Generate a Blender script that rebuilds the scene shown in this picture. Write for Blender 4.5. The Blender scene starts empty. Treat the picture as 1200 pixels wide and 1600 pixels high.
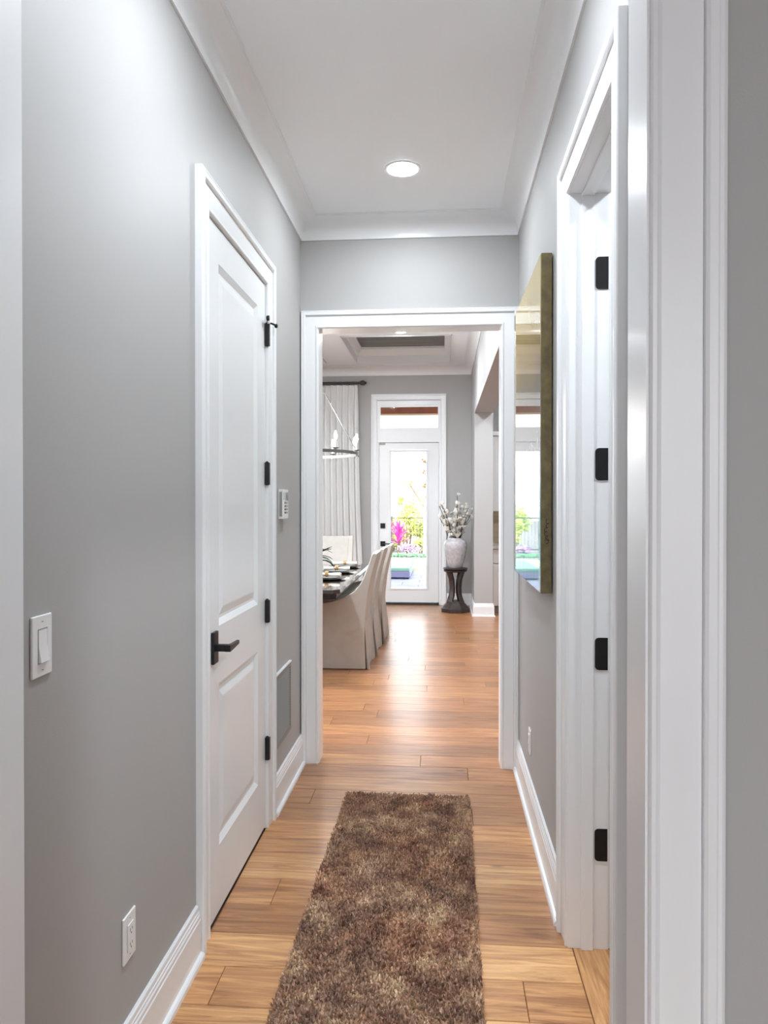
import bpy, bmesh, math, random
import numpy as np
from mathutils import Vector, Matrix

random.seed(7)
np.random.seed(7)
scene = bpy.context.scene
COL = scene.collection
PI = math.pi
R = math.radians

# ------------------------------------------------------------------ camera
cam_d = bpy.data.cameras.new('camera')
cam = bpy.data.objects.new('camera', cam_d)
COL.objects.link(cam)
cam_d.sensor_fit = 'VERTICAL'
cam_d.sensor_height = 36.0
cam_d.lens = 1155.0 / 1600.0 * 36.0
cam.location = (0, 0, 1.475)
cam.rotation_euler = (R(90 - 0.4), 0, R(4.5))
cam_d.shift_y = -8.0 / 1600.0
cam_d.clip_start = 0.02
scene.camera = cam

# ------------------------------------------------------------------ world, sun, exposure
SKY = 2.9
world = bpy.data.worlds.new('world')
scene.world = world
world.use_nodes = True
wn = world.node_tree.nodes
wl = world.node_tree.links
bg = wn['Background']
bg.inputs['Color'].default_value = (0.90, 0.95, 1.0, 1)
bg.inputs['Strength'].default_value = SKY
sun_d = bpy.data.lights.new('sun', 'SUN')
sun_d.energy = 9.0
sun_d.angle = R(1.5)
sun_d.color = (1.0, 0.97, 0.9)
sun = bpy.data.objects.new('sun', sun_d)
COL.objects.link(sun)
sun.rotation_euler = (R(38), 0, R(-20))
sun.location = (0, 14, 12)

HALL_W = 13.0      # watts per hall downlight
BACK_W = 2.5
DINE_W = 34.0
LIGHT_COL = (0.87, 0.94, 1.0)

vs = scene.view_settings
vs.view_transform = 'Standard'
vs.look = 'None'
vs.exposure = 0.68
vs.gamma = 1.0
vs.use_curve_mapping = False
scene.cycles.use_denoising = True
scene.cycles.max_bounces = 12
scene.cycles.diffuse_bounces = 7
scene.cycles.glossy_bounces = 5
scene.cycles.transparent_max_bounces = 16
scene.cycles.sample_clamp_indirect = 8.0
scene.cycles.caustics_reflective = False
scene.cycles.caustics_refractive = False


# ------------------------------------------------------------------ materials
def srgb(r, g, b):
    def f(c):
        c /= 255.0
        return c / 12.92 if c <= 0.04045 else ((c + 0.055) / 1.055) ** 2.4
    return (f(r), f(g), f(b), 1.0)


def mat(name, col, rough=0.5, metal=0.0, bump=None, coat=0.0, emit=None, emit_s=0.0, vary=None, spec=None, ior=None):
    m = bpy.data.materials.new(name)
    m.use_nodes = True
    nt = m.node_tree
    b = nt.nodes['Principled BSDF']
    b.inputs['Base Color'].default_value = col if len(col) == 4 else (*col, 1)
    b.inputs['Roughness'].default_value = rough
    b.inputs['Metallic'].default_value = metal
    if coat:
        b.inputs['Coat Weight'].default_value = coat
        b.inputs['Coat Roughness'].default_value = 0.08
    if spec is not None:
        b.inputs['Specular IOR Level'].default_value = spec
    if ior:
        b.inputs['IOR'].default_value = ior
    if emit:
        b.inputs['Emission Color'].default_value = emit if len(emit) == 4 else (*emit, 1)
        b.inputs['Emission Strength'].default_value = emit_s
    tc = nt.nodes.new('ShaderNodeTexCoord')
    if bump:
        sc, st = bump
        n = nt.nodes.new('ShaderNodeTexNoise')
        n.inputs['Scale'].default_value = sc
        n.inputs['Detail'].default_value = 3
        bm_ = nt.nodes.new('ShaderNodeBump')
        bm_.inputs['Strength'].default_value = st
        bm_.inputs['Distance'].default_value = 0.002
        nt.links.new(tc.outputs['Object'], n.inputs['Vector'])
        nt.links.new(n.outputs['Fac'], bm_.inputs['Height'])
        nt.links.new(bm_.outputs['Normal'], b.inputs['Normal'])
    if vary:
        col2, sc = vary
        n = nt.nodes.new('ShaderNodeTexNoise')
        n.inputs['Scale'].default_value = sc
        n.inputs['Detail'].default_value = 4
        mx = nt.nodes.new('ShaderNodeMix')
        mx.data_type = 'RGBA'
        nt.links.new(tc.outputs['Object'], n.inputs['Vector'])
        rp = nt.nodes.new('ShaderNodeMapRange')
        rp.inputs['From Min'].default_value = 0.35
        rp.inputs['From Max'].default_value = 0.65
        nt.links.new(n.outputs['Fac'], rp.inputs['Value'])
        nt.links.new(rp.outputs['Result'], mx.inputs['Factor'])
        mx.inputs['A'].default_value = col if len(col) == 4 else (*col, 1)
        mx.inputs['B'].default_value = col2 if len(col2) == 4 else (*col2, 1)
        nt.links.new(mx.outputs['Result'], b.inputs['Base Color'])
    return m


M = {}
M['wall'] = mat('wall_paint', srgb(174, 173, 172), 0.55, bump=(260, 0.12), spec=0.3)
M['trim'] = mat('trim_paint', srgb(232, 234, 236), 0.28)
M['ceiling'] = mat('ceiling_paint', srgb(240, 243, 246), 0.6, bump=(180, 0.05))
M['door'] = mat('door_paint', srgb(230, 232, 234), 0.3)
M['black'] = mat('black_metal', srgb(38, 38, 39), 0.4, 0.6)
M['plastic'] = mat('white_plastic', srgb(236, 236, 236), 0.3)
M['plastic_grey'] = mat('grey_plastic', srgb(150, 150, 150), 0.4)
M['slot'] = mat('slot_dark', srgb(40, 40, 40), 0.6)
M['screen'] = mat('lcd_screen', srgb(110, 116, 118), 0.15)
M['vent'] = mat('vent_grey', srgb(134, 133, 131), 0.5)
M['toe'] = mat('toe_kick_grey', srgb(158, 156, 153), 0.5)
M['lens'] = mat('lamp_lens', (1, 1, 1), 0.5, emit=(1, 1, 1), emit_s=9.0)
M['linen'] = mat('linen', srgb(188, 182, 175), 0.92, bump=(420, 0.4), vary=(srgb(182, 176, 168), 12))
M['curtain'] = mat('curtain_cloth', srgb(226, 226, 225), 0.85, bump=(300, 0.15))
M['rod'] = mat('rod_metal', srgb(70, 70, 70), 0.4, 0.6)
M['table'] = mat('table_wood', srgb(58, 48, 44), 0.10, coat=1.0, vary=(srgb(44, 36, 34), 14))
M['table_dark'] = mat('table_base_wood', srgb(30, 26, 25), 0.35)
M['plate_dark'] = mat('charger_black', srgb(34, 33, 34), 0.22)
M['plate'] = mat('plate_grey', srgb(120, 120, 118), 0.2)
M['napkin'] = mat('napkin_cloth', srgb(222, 214, 206), 0.9, bump=(300, 0.3))
M['ring'] = mat('napkin_ring_wood', srgb(176, 132, 82), 0.4)
M['nickel'] = mat('brushed_nickel', srgb(150, 150, 150), 0.3, 0.9)
M['candle'] = mat('candle_sleeve', srgb(238, 236, 230), 0.5)
M['bulb'] = mat('bulb_glow', (1, 0.95, 0.88), 0.4, emit=(1, 0.95, 0.88), emit_s=30.0)
M['leaf_dark'] = mat('leaf_dark', srgb(38, 62, 34), 0.45, vary=(srgb(24, 42, 22), 30))
M['stand'] = mat('stand_wood', srgb(62, 48, 44), 0.35, vary=(srgb(44, 34, 32), 20))
M['vase'] = mat('vase_glaze', srgb(196, 192, 196), 0.25, vary=(srgb(172, 168, 172), 26), bump=(60, 0.3), coat=0.4)
M['twig'] = mat('twig_bark', srgb(52, 46, 46), 0.8)
M['petal'] = mat('petal_white', srgb(226, 223, 216), 0.7)
M['gold_edge'] = mat('gold_edge', srgb(118, 104, 70), 0.42, 0.35, bump=(90, 0.5), vary=(srgb(92, 82, 56), 25))
M['ink'] = mat('signature_ink', srgb(20, 20, 20), 0.6)
M['cab'] = mat('cabinet_white', srgb(228, 228, 227), 0.35)
M['tile'] = mat('backsplash_tile', srgb(222, 205, 180), 0.2)
M['counter'] = mat('counter_stone', srgb(205, 200, 195), 0.2, vary=(srgb(180, 175, 172), 20))
M['rubber'] = mat('rubber_tip', srgb(235, 235, 235), 0.6)
M['grout'] = mat('sub_floor', srgb(70, 50, 38), 0.7)
# outside
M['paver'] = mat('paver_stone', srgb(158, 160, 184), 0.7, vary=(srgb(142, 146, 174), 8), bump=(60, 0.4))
M['soil'] = mat('garden_ground', srgb(120, 116, 120), 0.9)
M['lawn'] = mat('lawn_grass', srgb(150, 176, 120), 0.9, vary=(srgb(180, 190, 130), 3))
M['hedge'] = mat('hedge_green', srgb(120, 170, 132), 0.8, vary=(srgb(100, 150, 112), 12))
M['leaf_yellow'] = mat('leaf_yellow_green', srgb(200, 206, 120), 0.6, vary=(srgb(182, 196, 92), 5))
M['leaf_green'] = mat('leaf_green', srgb(150, 176, 84), 0.6, vary=(srgb(180, 190, 100), 5))
M['leaf_pink'] = mat('leaf_pink', srgb(216, 74, 170), 0.5, vary=(srgb(196, 64, 176), 8))
M['leaf_mauve'] = mat('leaf_mauve', srgb(186, 150, 186), 0.6, vary=(srgb(150, 130, 166), 10))
M['fence'] = mat('fence_metal', srgb(66, 66, 50), 0.5, 0.3)
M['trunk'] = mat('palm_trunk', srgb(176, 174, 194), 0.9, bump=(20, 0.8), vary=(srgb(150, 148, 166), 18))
M['boot'] = mat('palm_fibre', srgb(120, 92, 40), 0.9)
M['beam'] = mat('porch_beam_wood', srgb(150, 72, 30), 0.5, vary=(srgb(120, 56, 24), 6))
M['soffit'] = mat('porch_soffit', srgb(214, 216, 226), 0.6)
M['cushion'] = mat('chaise_cushion', srgb(150, 196, 170), 0.9)
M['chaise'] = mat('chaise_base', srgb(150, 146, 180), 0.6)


def wood_mat(name, dark, mid, light, rough=0.3, coat=0.3, axis='X'):
    """plank wood: tone from the object colour, grain along the plank"""
    m = bpy.data.materials.new(name)
    m.use_nodes = True
    nt = m.node_tree
    N = nt.nodes.new
    L = nt.links.new
    b = nt.nodes['Principled BSDF']
    tc = N('ShaderNodeTexCoord')
    oi = N('ShaderNodeObjectInfo')
    mp = N('ShaderNodeMapping')
    mp.inputs['Scale'].default_value = (1.6, 22, 22) if axis == 'X' else (22, 1.6, 22)
    add = N('ShaderNodeVectorMath')
    add.operation = 'ADD'
    mul = N('ShaderNodeVectorMath')
    mul.operation = 'SCALE'
    mul.inputs['Scale'].default_value = 57.0
    cmb = N('ShaderNodeCombineXYZ')
    L(oi.outputs['Random'], cmb.inputs['X'])
    L(oi.outputs['Random'], cmb.inputs['Y'])
    L(oi.outputs['Random'], cmb.inputs['Z'])
    L(cmb.outputs[0], mul.inputs[0])
    L(tc.outputs['Object'], mp.inputs['Vector'])
    L(mp.outputs[0], add.inputs[0])
    L(mul.outputs[0], add.inputs[1])
    n1 = N('ShaderNodeTexNoise')
    n1.inputs['Scale'].default_value = 1.6
    n1.inputs['Detail'].default_value = 8
    n1.inputs['Roughness'].default_value = 0.62
    n1.inputs['Distortion'].default_value = 1.1
    L(add.outputs[0], n1.inputs['Vector'])
    ramp = N('ShaderNodeValToRGB')
    ramp.color_ramp.elements[0].position = 0.30
    ramp.color_ramp.elements[0].color = dark
    ramp.color_ramp.elements[1].position = 0.68
    ramp.color_ramp.elements[1].color = light
    e = ramp.color_ramp.elements.new(0.48)
    e.color = mid
    L(n1.outputs['Fac'], ramp.inputs['Fac'])
    mx = N('ShaderNodeMix')
    mx.data_type = 'RGBA'
    mx.blend_type = 'MULTIPLY'
    mx.inputs['Factor'].default_value = 1.0
    L(ramp.outputs['Color'], mx.inputs['A'])
    L(oi.outputs['Color'], mx.inputs['B'])
    # knots
    vo = N('ShaderNodeTexVoronoi')
    vo.inputs['Scale'].default_value = 1.0
    mp2 = N('ShaderNodeMapping')
    mp2.inputs['Scale'].default_value = (3.0, 6.0, 3.0)
    add2 = N('ShaderNodeVectorMath')
    add2.operation = 'ADD'
    L(tc.outputs['Object'], mp2.inputs['Vector'])
    L(mp2.outputs[0], add2.inputs[0])
    L(mul.outputs[0], add2.inputs[1])
    L(add2.outputs[0], vo.inputs['Vector'])
    kr = N('ShaderNodeMapRange')
    kr.inputs['From Min'].default_value = 0.03
    kr.inputs['From Max'].default_value = 0.13
    kr.inputs['To Min'].default_value = 0.22
    kr.inputs['To Max'].default_value = 1.0
    L(vo.outputs['Distance'], kr.inputs['Value'])
    # keep only some cells' knots
    gt = N('ShaderNodeMath')
    gt.operation = 'LESS_THAN'
    gt.inputs[1].default_value = 0.72
    sep = N('ShaderNodeSeparateColor')
    L(vo.outputs['Color'], sep.inputs['Color'])
    L(sep.outputs['Red'], gt.inputs[0])
    mxk = N('ShaderNodeMath')
    mxk.operation = 'MAXIMUM'
    L(kr.outputs['Result'], mxk.inputs[0])
    L(gt.outputs[0], mxk.inputs[1])
    mk = N('ShaderNodeVectorMath')
    mk.operation = 'SCALE'
    L(mx.outputs['Result'], mk.inputs[0])
    L(mxk.outputs[0], mk.inputs['Scale'])
    L(mk.outputs[0], b.inputs['Base Color'])
    b.inputs['Roughness'].default_value = rough
    b.inputs['Coat Weight'].default_value = coat
    b.inputs['Coat Roughness'].default_value = 0.2
    bp = N('ShaderNodeBump')
    bp.inputs['Strength'].default_value = 0.12
    bp.inputs['Distance'].default_value = 0.002
    L(n1.outputs['Fac'], bp.inputs['Height'])
    L(bp.outputs['Normal'], b.inputs['Normal'])
    return m


M['plank'] = wood_mat('floor_oak', srgb(142, 97, 62), srgb(190, 142, 96), srgb(220, 176, 124), 0.34, 0.35)
M['plank_y'] = wood_mat('floor_oak_threshold', srgb(142, 97, 62), srgb(190, 142, 96), srgb(220, 176, 124), 0.34, 0.35, 'Y')
M['coffer_wood'] = wood_mat('coffer_grey_wood', srgb(92, 90, 88), srgb(122, 120, 117), srgb(146, 143, 140), 0.5, 0.0)


def glass_mat():
    m = bpy.data.materials.new('window_glass')
    m.use_nodes = True
    nt = m.node_tree
    nt.nodes.remove(nt.nodes['Principled BSDF'])
    out = nt.nodes['Material Output']
    tr = nt.nodes.new('ShaderNodeBsdfTransparent')
    gl = nt.nodes.new('ShaderNodeBsdfGlossy')
    gl.inputs['Roughness'].default_value = 0.02
    fr = nt.nodes.new('ShaderNodeFresnel')
    fr.inputs['IOR'].default_value = 1.4
    mx = nt.nodes.new('ShaderNodeMixShader')
    nt.links.new(fr.outputs[0], mx.inputs[0])
    nt.links.new(tr.outputs[0], mx.inputs[1])
    nt.links.new(gl.outputs[0], mx.inputs[2])
    nt.links.new(mx.outputs[0], out.inputs['Surface'])
    return m


M['glass'] = glass_mat()


def rug_mat(name, pile):
    m = bpy.data.materials.new(name)
    m.use_nodes = True
    nt = m.node_tree
    N = nt.nodes.new
    L = nt.links.new
    b = nt.nodes['Principled BSDF']
    b.inputs['Roughness'].default_value = 0.95
    b.inputs['Specular IOR Level'].default_value = 0.15
    tc = N('ShaderNodeTexCoord')
    n1 = N('ShaderNodeTexNoise')
    n1.inputs['Scale'].default_value = 9.0
    n1.inputs['Detail'].default_value = 5
    n1.inputs['Roughness'].default_value = 0.65
    L(tc.outputs['Object'], n1.inputs['Vector'])
    r1 = N('ShaderNodeValToRGB')
    es = r1.color_ramp.elements
    es[0].position = 0.36
    es[0].color = srgb(148, 118, 104)
    es[1].position = 0.64
    es[1].color = srgb(218, 197, 168)
    e = es.new(0.47)
    e.color = srgb(180, 150, 129)
    e = es.new(0.55)
    e.color = srgb(198, 168, 143)
    L(n1.outputs['Fac'], r1.inputs['Fac'])
    n2 = N('ShaderNodeTexNoise')
    n2.inputs['Scale'].default_value = 120.0
    L(tc.outputs['Object'], n2.inputs['Vector'])
    r2 = N('ShaderNodeMapRange')
    r2.inputs['From Min'].default_value = 0.3
    r2.inputs['From Max'].default_value = 0.7
    r2.inputs['To Min'].default_value = 0.65
    r2.inputs['To Max'].default_value = 1.3
    L(n2.outputs['Fac'], r2.inputs['Value'])
    n3 = N('ShaderNodeTexNoise')
    n3.inputs['Scale'].default_value = 3.0
    L(tc.outputs['Object'], n3.inputs['Vector'])
    r3 = N('ShaderNodeValToRGB')
    r3.color_ramp.elements[0].position = 0.45
    r3.color_ramp.elements[0].color = (1, 1, 1, 1)
    r3.color_ramp.elements[1].position = 0.65
    r3.color_ramp.elements[1].color = (0.92, 0.78, 0.74, 1)
    L(n3.outputs['Fac'], r3.inputs['Fac'])
    mx = N('ShaderNodeMix')
    mx.data_type = 'RGBA'
    mx.blend_type = 'MULTIPLY'
    mx.inputs['Factor'].default_value = 1.0
    L(r1.outputs['Color'], mx.inputs['A'])
    L(r3.outputs['Color'], mx.inputs['B'])
    sc = N('ShaderNodeVectorMath')
    sc.operation = 'SCALE'
    L(mx.outputs['Result'], sc.inputs[0])
    L(r2.outputs['Result'], sc.inputs['Scale'])
    if pile:
        at = N('ShaderNodeAttribute')
        at.attribute_name = 'tuft_tone'
        m2 = N('ShaderNodeVectorMath')
        m2.operation = 'MULTIPLY'
        L(sc.outputs[0], m2.inputs[0])
        L(at.outputs['Vector'], m2.inputs[1])
        L(m2.outputs[0], b.inputs['Base Color'])
    else:
        L(sc.outputs[0], b.inputs['Base Color'])
    return m


M['rug'] = rug_mat('shag_pile', True)
M['rug_back'] = rug_mat('shag_backing', False)


def art_mat():
    """resin coated abstract panel: gold on top, drifting to pale blue and turquoise"""
    m = bpy.data.materials.new('resin_painting')
    m.use_nodes = True
    nt = m.node_tree
    N = nt.nodes.new
    L = nt.links.new
    b = nt.nodes['Principled BSDF']
    tc = N('ShaderNodeTexCoord')
    sep = N('ShaderNodeSeparateXYZ')
    L(tc.outputs['Object'], sep.inputs[0])
    n = N('ShaderNodeTexNoise')
    n.inputs['Scale'].default_value = 3.0
    n.inputs['Detail'].default_value = 6
    mp = N('ShaderNodeMapping')
    mp.inputs['Scale'].default_value = (1, 3, 0.6)
    L(tc.outputs['Object'], mp.inputs['Vector'])
    L(mp.outputs[0], n.inputs['Vector'])
    ma = N('ShaderNodeMath')
    ma.operation = 'MULTIPLY_ADD'
    ma.inputs[1].default_value = 0.22
    ma.inputs[2].default_value = -0.11
    L(n.outputs['Fac'], ma.inputs[0])
    zz = N('ShaderNodeMath')
    zz.operation = 'MULTIPLY_ADD'
    zz.inputs[1].default_value = 1 / 1.29
    L(sep.outputs['Z'], zz.inputs[0])
    L(ma.outputs[0], zz.inputs[2])
    r = N('ShaderNodeValToRGB')
    es = r.color_ramp.elements
    es[0].position = 0.0
    es[0].color = srgb(176, 200, 214)
    es[1].position = 1.0
    es[1].color = srgb(206, 184, 122)
    for p, c in ((0.10, (120, 190, 196)), (0.24, (70, 160, 158)), (0.34, (196, 208, 214)), (0.48, (150, 150, 148)),
                 (0.62, (120, 110, 96)), (0.74, (176, 156, 108)), (0.86, (198, 176, 116))):
        e = es.new(p)
        e.color = srgb(*c)
    L(zz.outputs[0], r.inputs['Fac'])
    L(r.outputs['Color'], b.inputs['Base Color'])
    b.inputs['Roughness'].default_value = 0.025
    b.inputs['IOR'].default_value = 2.3
    n2 = N('ShaderNodeTexNoise')
    n2.inputs['Scale'].default_value = 18.0
    L(tc.outputs['Object'], n2.inputs['Vector'])
    bp = N('ShaderNodeBump')
    bp.inputs['Strength'].default_value = 0.02
    bp.inputs['Distance'].default_value = 0.002
    L(n2.outputs['Fac'], bp.inputs['Height'])
    L(bp.outputs['Normal'], b.inputs['Normal'])
    return m


M['art'] = art_mat()


# ------------------------------------------------------------------ helpers
class MB:
    def __init__(s):
        s.v = []
        s.f = []

    def add(s, vs_, fs):
        o = len(s.v)
        s.v += [tuple(p) for p in vs_]
        s.f += [tuple(i + o for i in f) for f in fs]
        return s

    def box(s, x0, x1, y0, y1, z0, z1):
        return s.add([(x0, y0, z0), (x1, y0, z0), (x1, y1, z0), (x0, y1, z0),
                      (x0, y0, z1), (x1, y0, z1), (x1, y1, z1), (x0, y1, z1)],
                     [(0, 3, 2, 1), (4, 5, 6, 7), (0, 1, 5, 4), (1, 2, 6, 5), (2, 3, 7, 6), (3, 0, 4, 7)])

    def loft(s, rings, cap=True, closed=True):
        n = len(rings[0])
        vs_ = [p for r in rings for p in r]
        fs = []
        for k in range(len(rings) - 1):
            for i in range(n if closed else n - 1):
                j = (i + 1) % n
                fs.append((k * n + i, k * n + j, (k + 1) * n + j, (k + 1) * n + i))
        if cap:
            fs.append(tuple(reversed(range(n))))
            fs.append(tuple((len(rings) - 1) * n + i for i in range(n)))
        return s.add(vs_, fs)

    def tube(s, pts, rad, n=8):
        pts = [Vector(p) for p in pts]
        if not hasattr(rad, '__len__'):
            rad = [rad] * len(pts)
        rings = []
        up = Vector((0, 0, 1))
        prev = None
        for i, p in enumerate(pts):
            a = pts[max(0, i - 1)]
            c = pts[min(len(pts) - 1, i + 1)]
            t = (c - a).normalized()
            if prev is None:
                u = t.cross(up)
                if u.length < 1e-3:
                    u = t.cross(Vector((1, 0, 0)))
                u.normalize()
            else:
                u = (prev - t * prev.dot(t))
                u.normalize()
            prev = u
            w = t.cross(u)
            rings.append([tuple(p + (u * math.cos(2 * PI * k / n) + w * math.sin(2 * PI * k / n)) * rad[i]) for k in range(n)])
        return s.loft(rings)

    def lathe(s, prof, c=(0, 0, 0), n=32, axis='Z', cap=True):
        if not cap:
            prof = list(prof) + [prof[0]]
        rings = []
        for (r, z) in prof:
            ring = []
            for k in range(n):
                a = 2 * PI * k / n
                p = (r * math.cos(a), r * math.sin(a), z)
                if axis == 'Y':
                    p = (p[0], p[2], -p[1])
                elif axis == 'X':
                    p = (p[2], p[0], p[1])
                ring.append((p[0] + c[0], p[1] + c[1], p[2] + c[2]))
            rings.append(ring)
        return s.loft(rings, cap=cap)

    def prism(s, poly, axis, a0, a1):
        """extrude a 2D polygon: axis X -> (y,z), Y -> (x,z), Z -> (x,y)"""
        def P(p, a):
            return {'X': (a, p[0], p[1]), 'Y': (p[0], a, p[1]), 'Z': (p[0], p[1], a)}[axis]
        return s.loft([[P(p, a0) for p in poly], [P(p, a1) for p in poly]])

    def build(s, name, m, parent=None, bevel=0.0, smooth=False, origin=None, seg=2, sharp=35, dissolve=False):
        me = bpy.data.meshes.new(name)
        v = s.v
        if origin is not None:
            v = [(p[0] - origin[0], p[1] - origin[1], p[2] - origin[2]) for p in v]
        me.from_pydata(v, [], s.f)
        bm = bmesh.new()
        bm.from_mesh(me)
        bmesh.ops.recalc_face_normals(bm, faces=bm.faces)
        if bevel:
            ed = [e for e in bm.edges if len(e.link_faces) == 2 and e.calc_face_angle(0) > R(28)]
            bmesh.ops.bevel(bm, geom=ed, offset=bevel, offset_type='OFFSET', segments=seg, profile=0.5, affect='EDGES', clamp_overlap=True)
        bm.to_mesh(me)
        bm.free()
        if smooth or bevel:
            for p in me.polygons:
                p.use_smooth = True
            me.set_sharp_from_angle(angle=R(sharp))
        me.materials.append(M[m] if isinstance(m, str) else m)
        o = bpy.data.objects.new(name, me)
        COL.objects.link(o)
        if (smooth or bevel) and sharp <= 35 and len(me.polygons) < 4000:
            wm = o.modifiers.new('weighted_normals', 'WEIGHTED_NORMAL')
            wm.keep_sharp = True
        if origin is not None:
            o.location = origin
        if parent:
            o.parent = parent
        return o


def B(x0, x1, y0, y1, z0, z1):
    return MB().box(x0, x1, y0, y1, z0, z1)


def tag(o, label, cat=None, group=None, kind=None):
    if label:
        o['label'] = label
    if cat:
        o['category'] = cat
    if group:
        o['group'] = group
    if kind:
        o['kind'] = kind
    return o


def struct(o, label=None):
    o['kind'] = 'structure'
    if label:
        o['label'] = label
    return o


def thing(name, label, cat, loc=(0, 0, 0), rz=0.0, group=None):
    o = bpy.data.objects.new(name, None)
    COL.objects.link(o)
    o.empty_display_size = 0.05
    o.location = loc
    o.rotation_euler = (0, 0, rz)
    return tag(o, label, cat, group)


def copy_tree(o, parent=None):
    c = o.copy()
    COL.objects.link(c)
    c.parent = parent
    for ch in list(o.children):
        copy_tree(ch, c)
    return c


def walls(name, boxes, m='wall'):
    mb = MB()
    for b in boxes:
        mb.box(*b)
    return struct(mb.build(name, m))


# ------------------------------------------------------------------ key dimensions (metres)
XL, XR = -0.795, 0.42          # hall walls
YN, YN2 = 1.112, 1.212         # wall with the opening the camera looks through
YE, YE2 = 4.12, 4.245          # wall at the end of the hall
YF = 10.58                     # far wall of the dining room
ZC = 3.05                      # hall ceiling
ZD = 3.40                      # dining ceiling
DXL, DXR = -3.6, 0.415         # dining side walls
KX = 0.65                      # kitchen side of the header wall
BX0, BX1, BY0 = -2.4, 2.2, -2.6  # room behind the camera

# ------------------------------------------------------------------ floor
sub = MB()
sub.box(BX0 - .1, BX1 + .1, BY0 - .1, YN2, -0.12, -0.012)
sub.box(-1.0, 2.3, YN2, YE, -0.12, -0.012)
sub.box(DXL - .1, 3.1, YE, YF + .12, -0.12, -0.012)
floor = struct(sub.build('floor', 'grout'), 'wide oak plank floor')

PW = 0.1815
tones = [(1.0, 0.98, 0.94), (0.84, 0.74, 0.66), (0.70, 0.58, 0.48), (1.14, 1.11, 1.02), (0.66, 0.54, 0.44), (0.96, 0.85, 0.74), (0.80, 0.69, 0.59)]

far_shade_tones = [(0.76, 0.62, 0.54), tones[4], (0.68, 0.54, 0.47), (0.62, 0.48, 0.42), (0.56, 0.44, 0.39), (0.66, 0.50, 0.43), (0.52, 0.41, 0.37)]  # far planks: light falloff towards the dining room put into the colour


def plank(x0, x1, y0, y1, tone, m='plank', z=0.0):
    g = 0.0008
    c = 0.0014
    x0 += g
    x1 -= g
    y0 += g
    y1 -= g
    mb = MB()
    mb.loft([[(x0, y0, z - .012), (x1, y0, z - .012), (x1, y1, z - .012), (x0, y1, z - .012)],
             [(x0, y0, z - c), (x1, y0, z - c), (x1, y1, z - c), (x0, y1, z - c)],
             [(x0 + c, y0 + c, z), (x1 - c, y0 + c, z), (x1 - c, y1 - c, z), (x0 + c, y1 - c, z)]])
    o = mb.build('floor_plank', m, floor, origin=((x0 + x1) / 2, (y0 + y1) / 2, z))
    o.color = (*tone, 1)
    return o


hall_tones = {  # tone by row in the hall, near to far
    0: 3, 1: 5, 2: 3, 3: 2, 4: 6, 5: 0, 6: 1, 7: 5, 8: 2, 9: 4, 10: 2, 11: 5, 12: 6, 13: 2, 14: 5}
row0 = 2.11 - PW * 25
r = 0
while True:
    y0 = row0 + r * PW
    y1 = y0 + PW
    if y0 >= YF - 0.01:
        break
    y1 = min(y1, YF)
    mid = (y0 + y1) / 2
    if mid < YN:
        a, b = -1.6, 1.6
        if mid < -1.2:
            a, b = BX0, BX1
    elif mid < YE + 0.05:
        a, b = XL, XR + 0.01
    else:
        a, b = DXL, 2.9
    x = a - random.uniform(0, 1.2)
    while x < b:
        ln = random.uniform(0.9, 2.1)
        xa, xb = max(x, a), min(x + ln, b)
        if b - xb < 0.12:
            xb = b
            ln = 9
        if xb - xa > 0.1:
            k = hall_tones.get(r - 25 + 1, None) if YN < mid < YE else None
            t = tones[k] if (k is not None and random.random() < 0.75) else random.choice(tones if mid < 3.3 else far_shade_tones)
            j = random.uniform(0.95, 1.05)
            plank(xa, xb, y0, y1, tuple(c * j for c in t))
        x += ln
    r += 1
# doorway threshold board and the boards of the room on the right
plank(XR + 0.011, 0.55, 1.83, 2.49, (1.05, 0.98, 0.88), 'plank_y')
for k in range(8):
    plank(0.551, 2.1, 1.22 + k * PW, 1.22 + (k + 1) * PW, random.choice(tones))

# ------------------------------------------------------------------ walls
D1a, D1b, D1h = 2.45, 3.275, 2.45        # left door leaf
D2a, D2b, D2h = 1.83, 2.475, 2.485       # right doorway
OXa, OXb, OH = -0.692, 0.322, 2.447      # opening at the end of the hall
NXa, NXb, NH = -0.717, 0.297, 2.60        # opening the camera looks through

walls('wall_left', [(XL - .12, XL, YN2, D1a - .02, 0, ZC + .1), (XL - .12, XL, D1b + .02, YE, 0, ZC + .1), (XL - .12, XL, D1a - .02, D1b + .02, D1h + .02, ZC + .1)])
walls('wall_right', [(XR, XR + .12, YN2, D2a - .02, 0, ZC + .1), (XR, XR + .12, D2b + .02, YE, 0, ZC + .1), (XR, XR + .12, D2a - .02, D2b + .02, D2h + .02, ZC + .1)])
walls('wall_end', [(DXL - .1, OXa - .02, YE, YE2, 0, 3.75), (OXb + .02, KX + .05, YE, YE2, 0, 3.75), (OXa - .02, OXb + .02, YE, YE2, OH + .02, 3.75)])
walls('wall_near', [(BX0, NXa - .018, YN, YN2, 0, ZC + .1), (NXb + .018, BX1, YN, YN2, 0, ZC + .1), (NXa - .018, NXb + .018, YN, YN2, NH + .018, ZC + .1)])
# room behind the camera
RWa, RWb = -1.9, 1.7
walls('wall_back', [(BX0 - .1, RWa, BY0 - .1, BY0, 0, ZC + .1), (RWb, BX1 + .1, BY0 - .1, BY0, 0, ZC + .1),
                    (RWa, RWb, BY0 - .1, BY0, 2.75, ZC + .1), (RWa, RWb, BY0 - .1, BY0, 0, .15)])
walls('wall_back_left', [(BX0 - .1, BX0, BY0, YN2, 0, ZC + .1)])
walls('wall_back_right', [(BX1, BX1 + .1, BY0, YN2, 0, ZC + .1)])
# side room on the right
walls('wall_side_room', [(2.1, 2.2, YN2, 3.7, 0, ZC + .1), (XR + .12, 2.2, 3.6, 3.7, 0, ZC + .1)])
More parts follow.
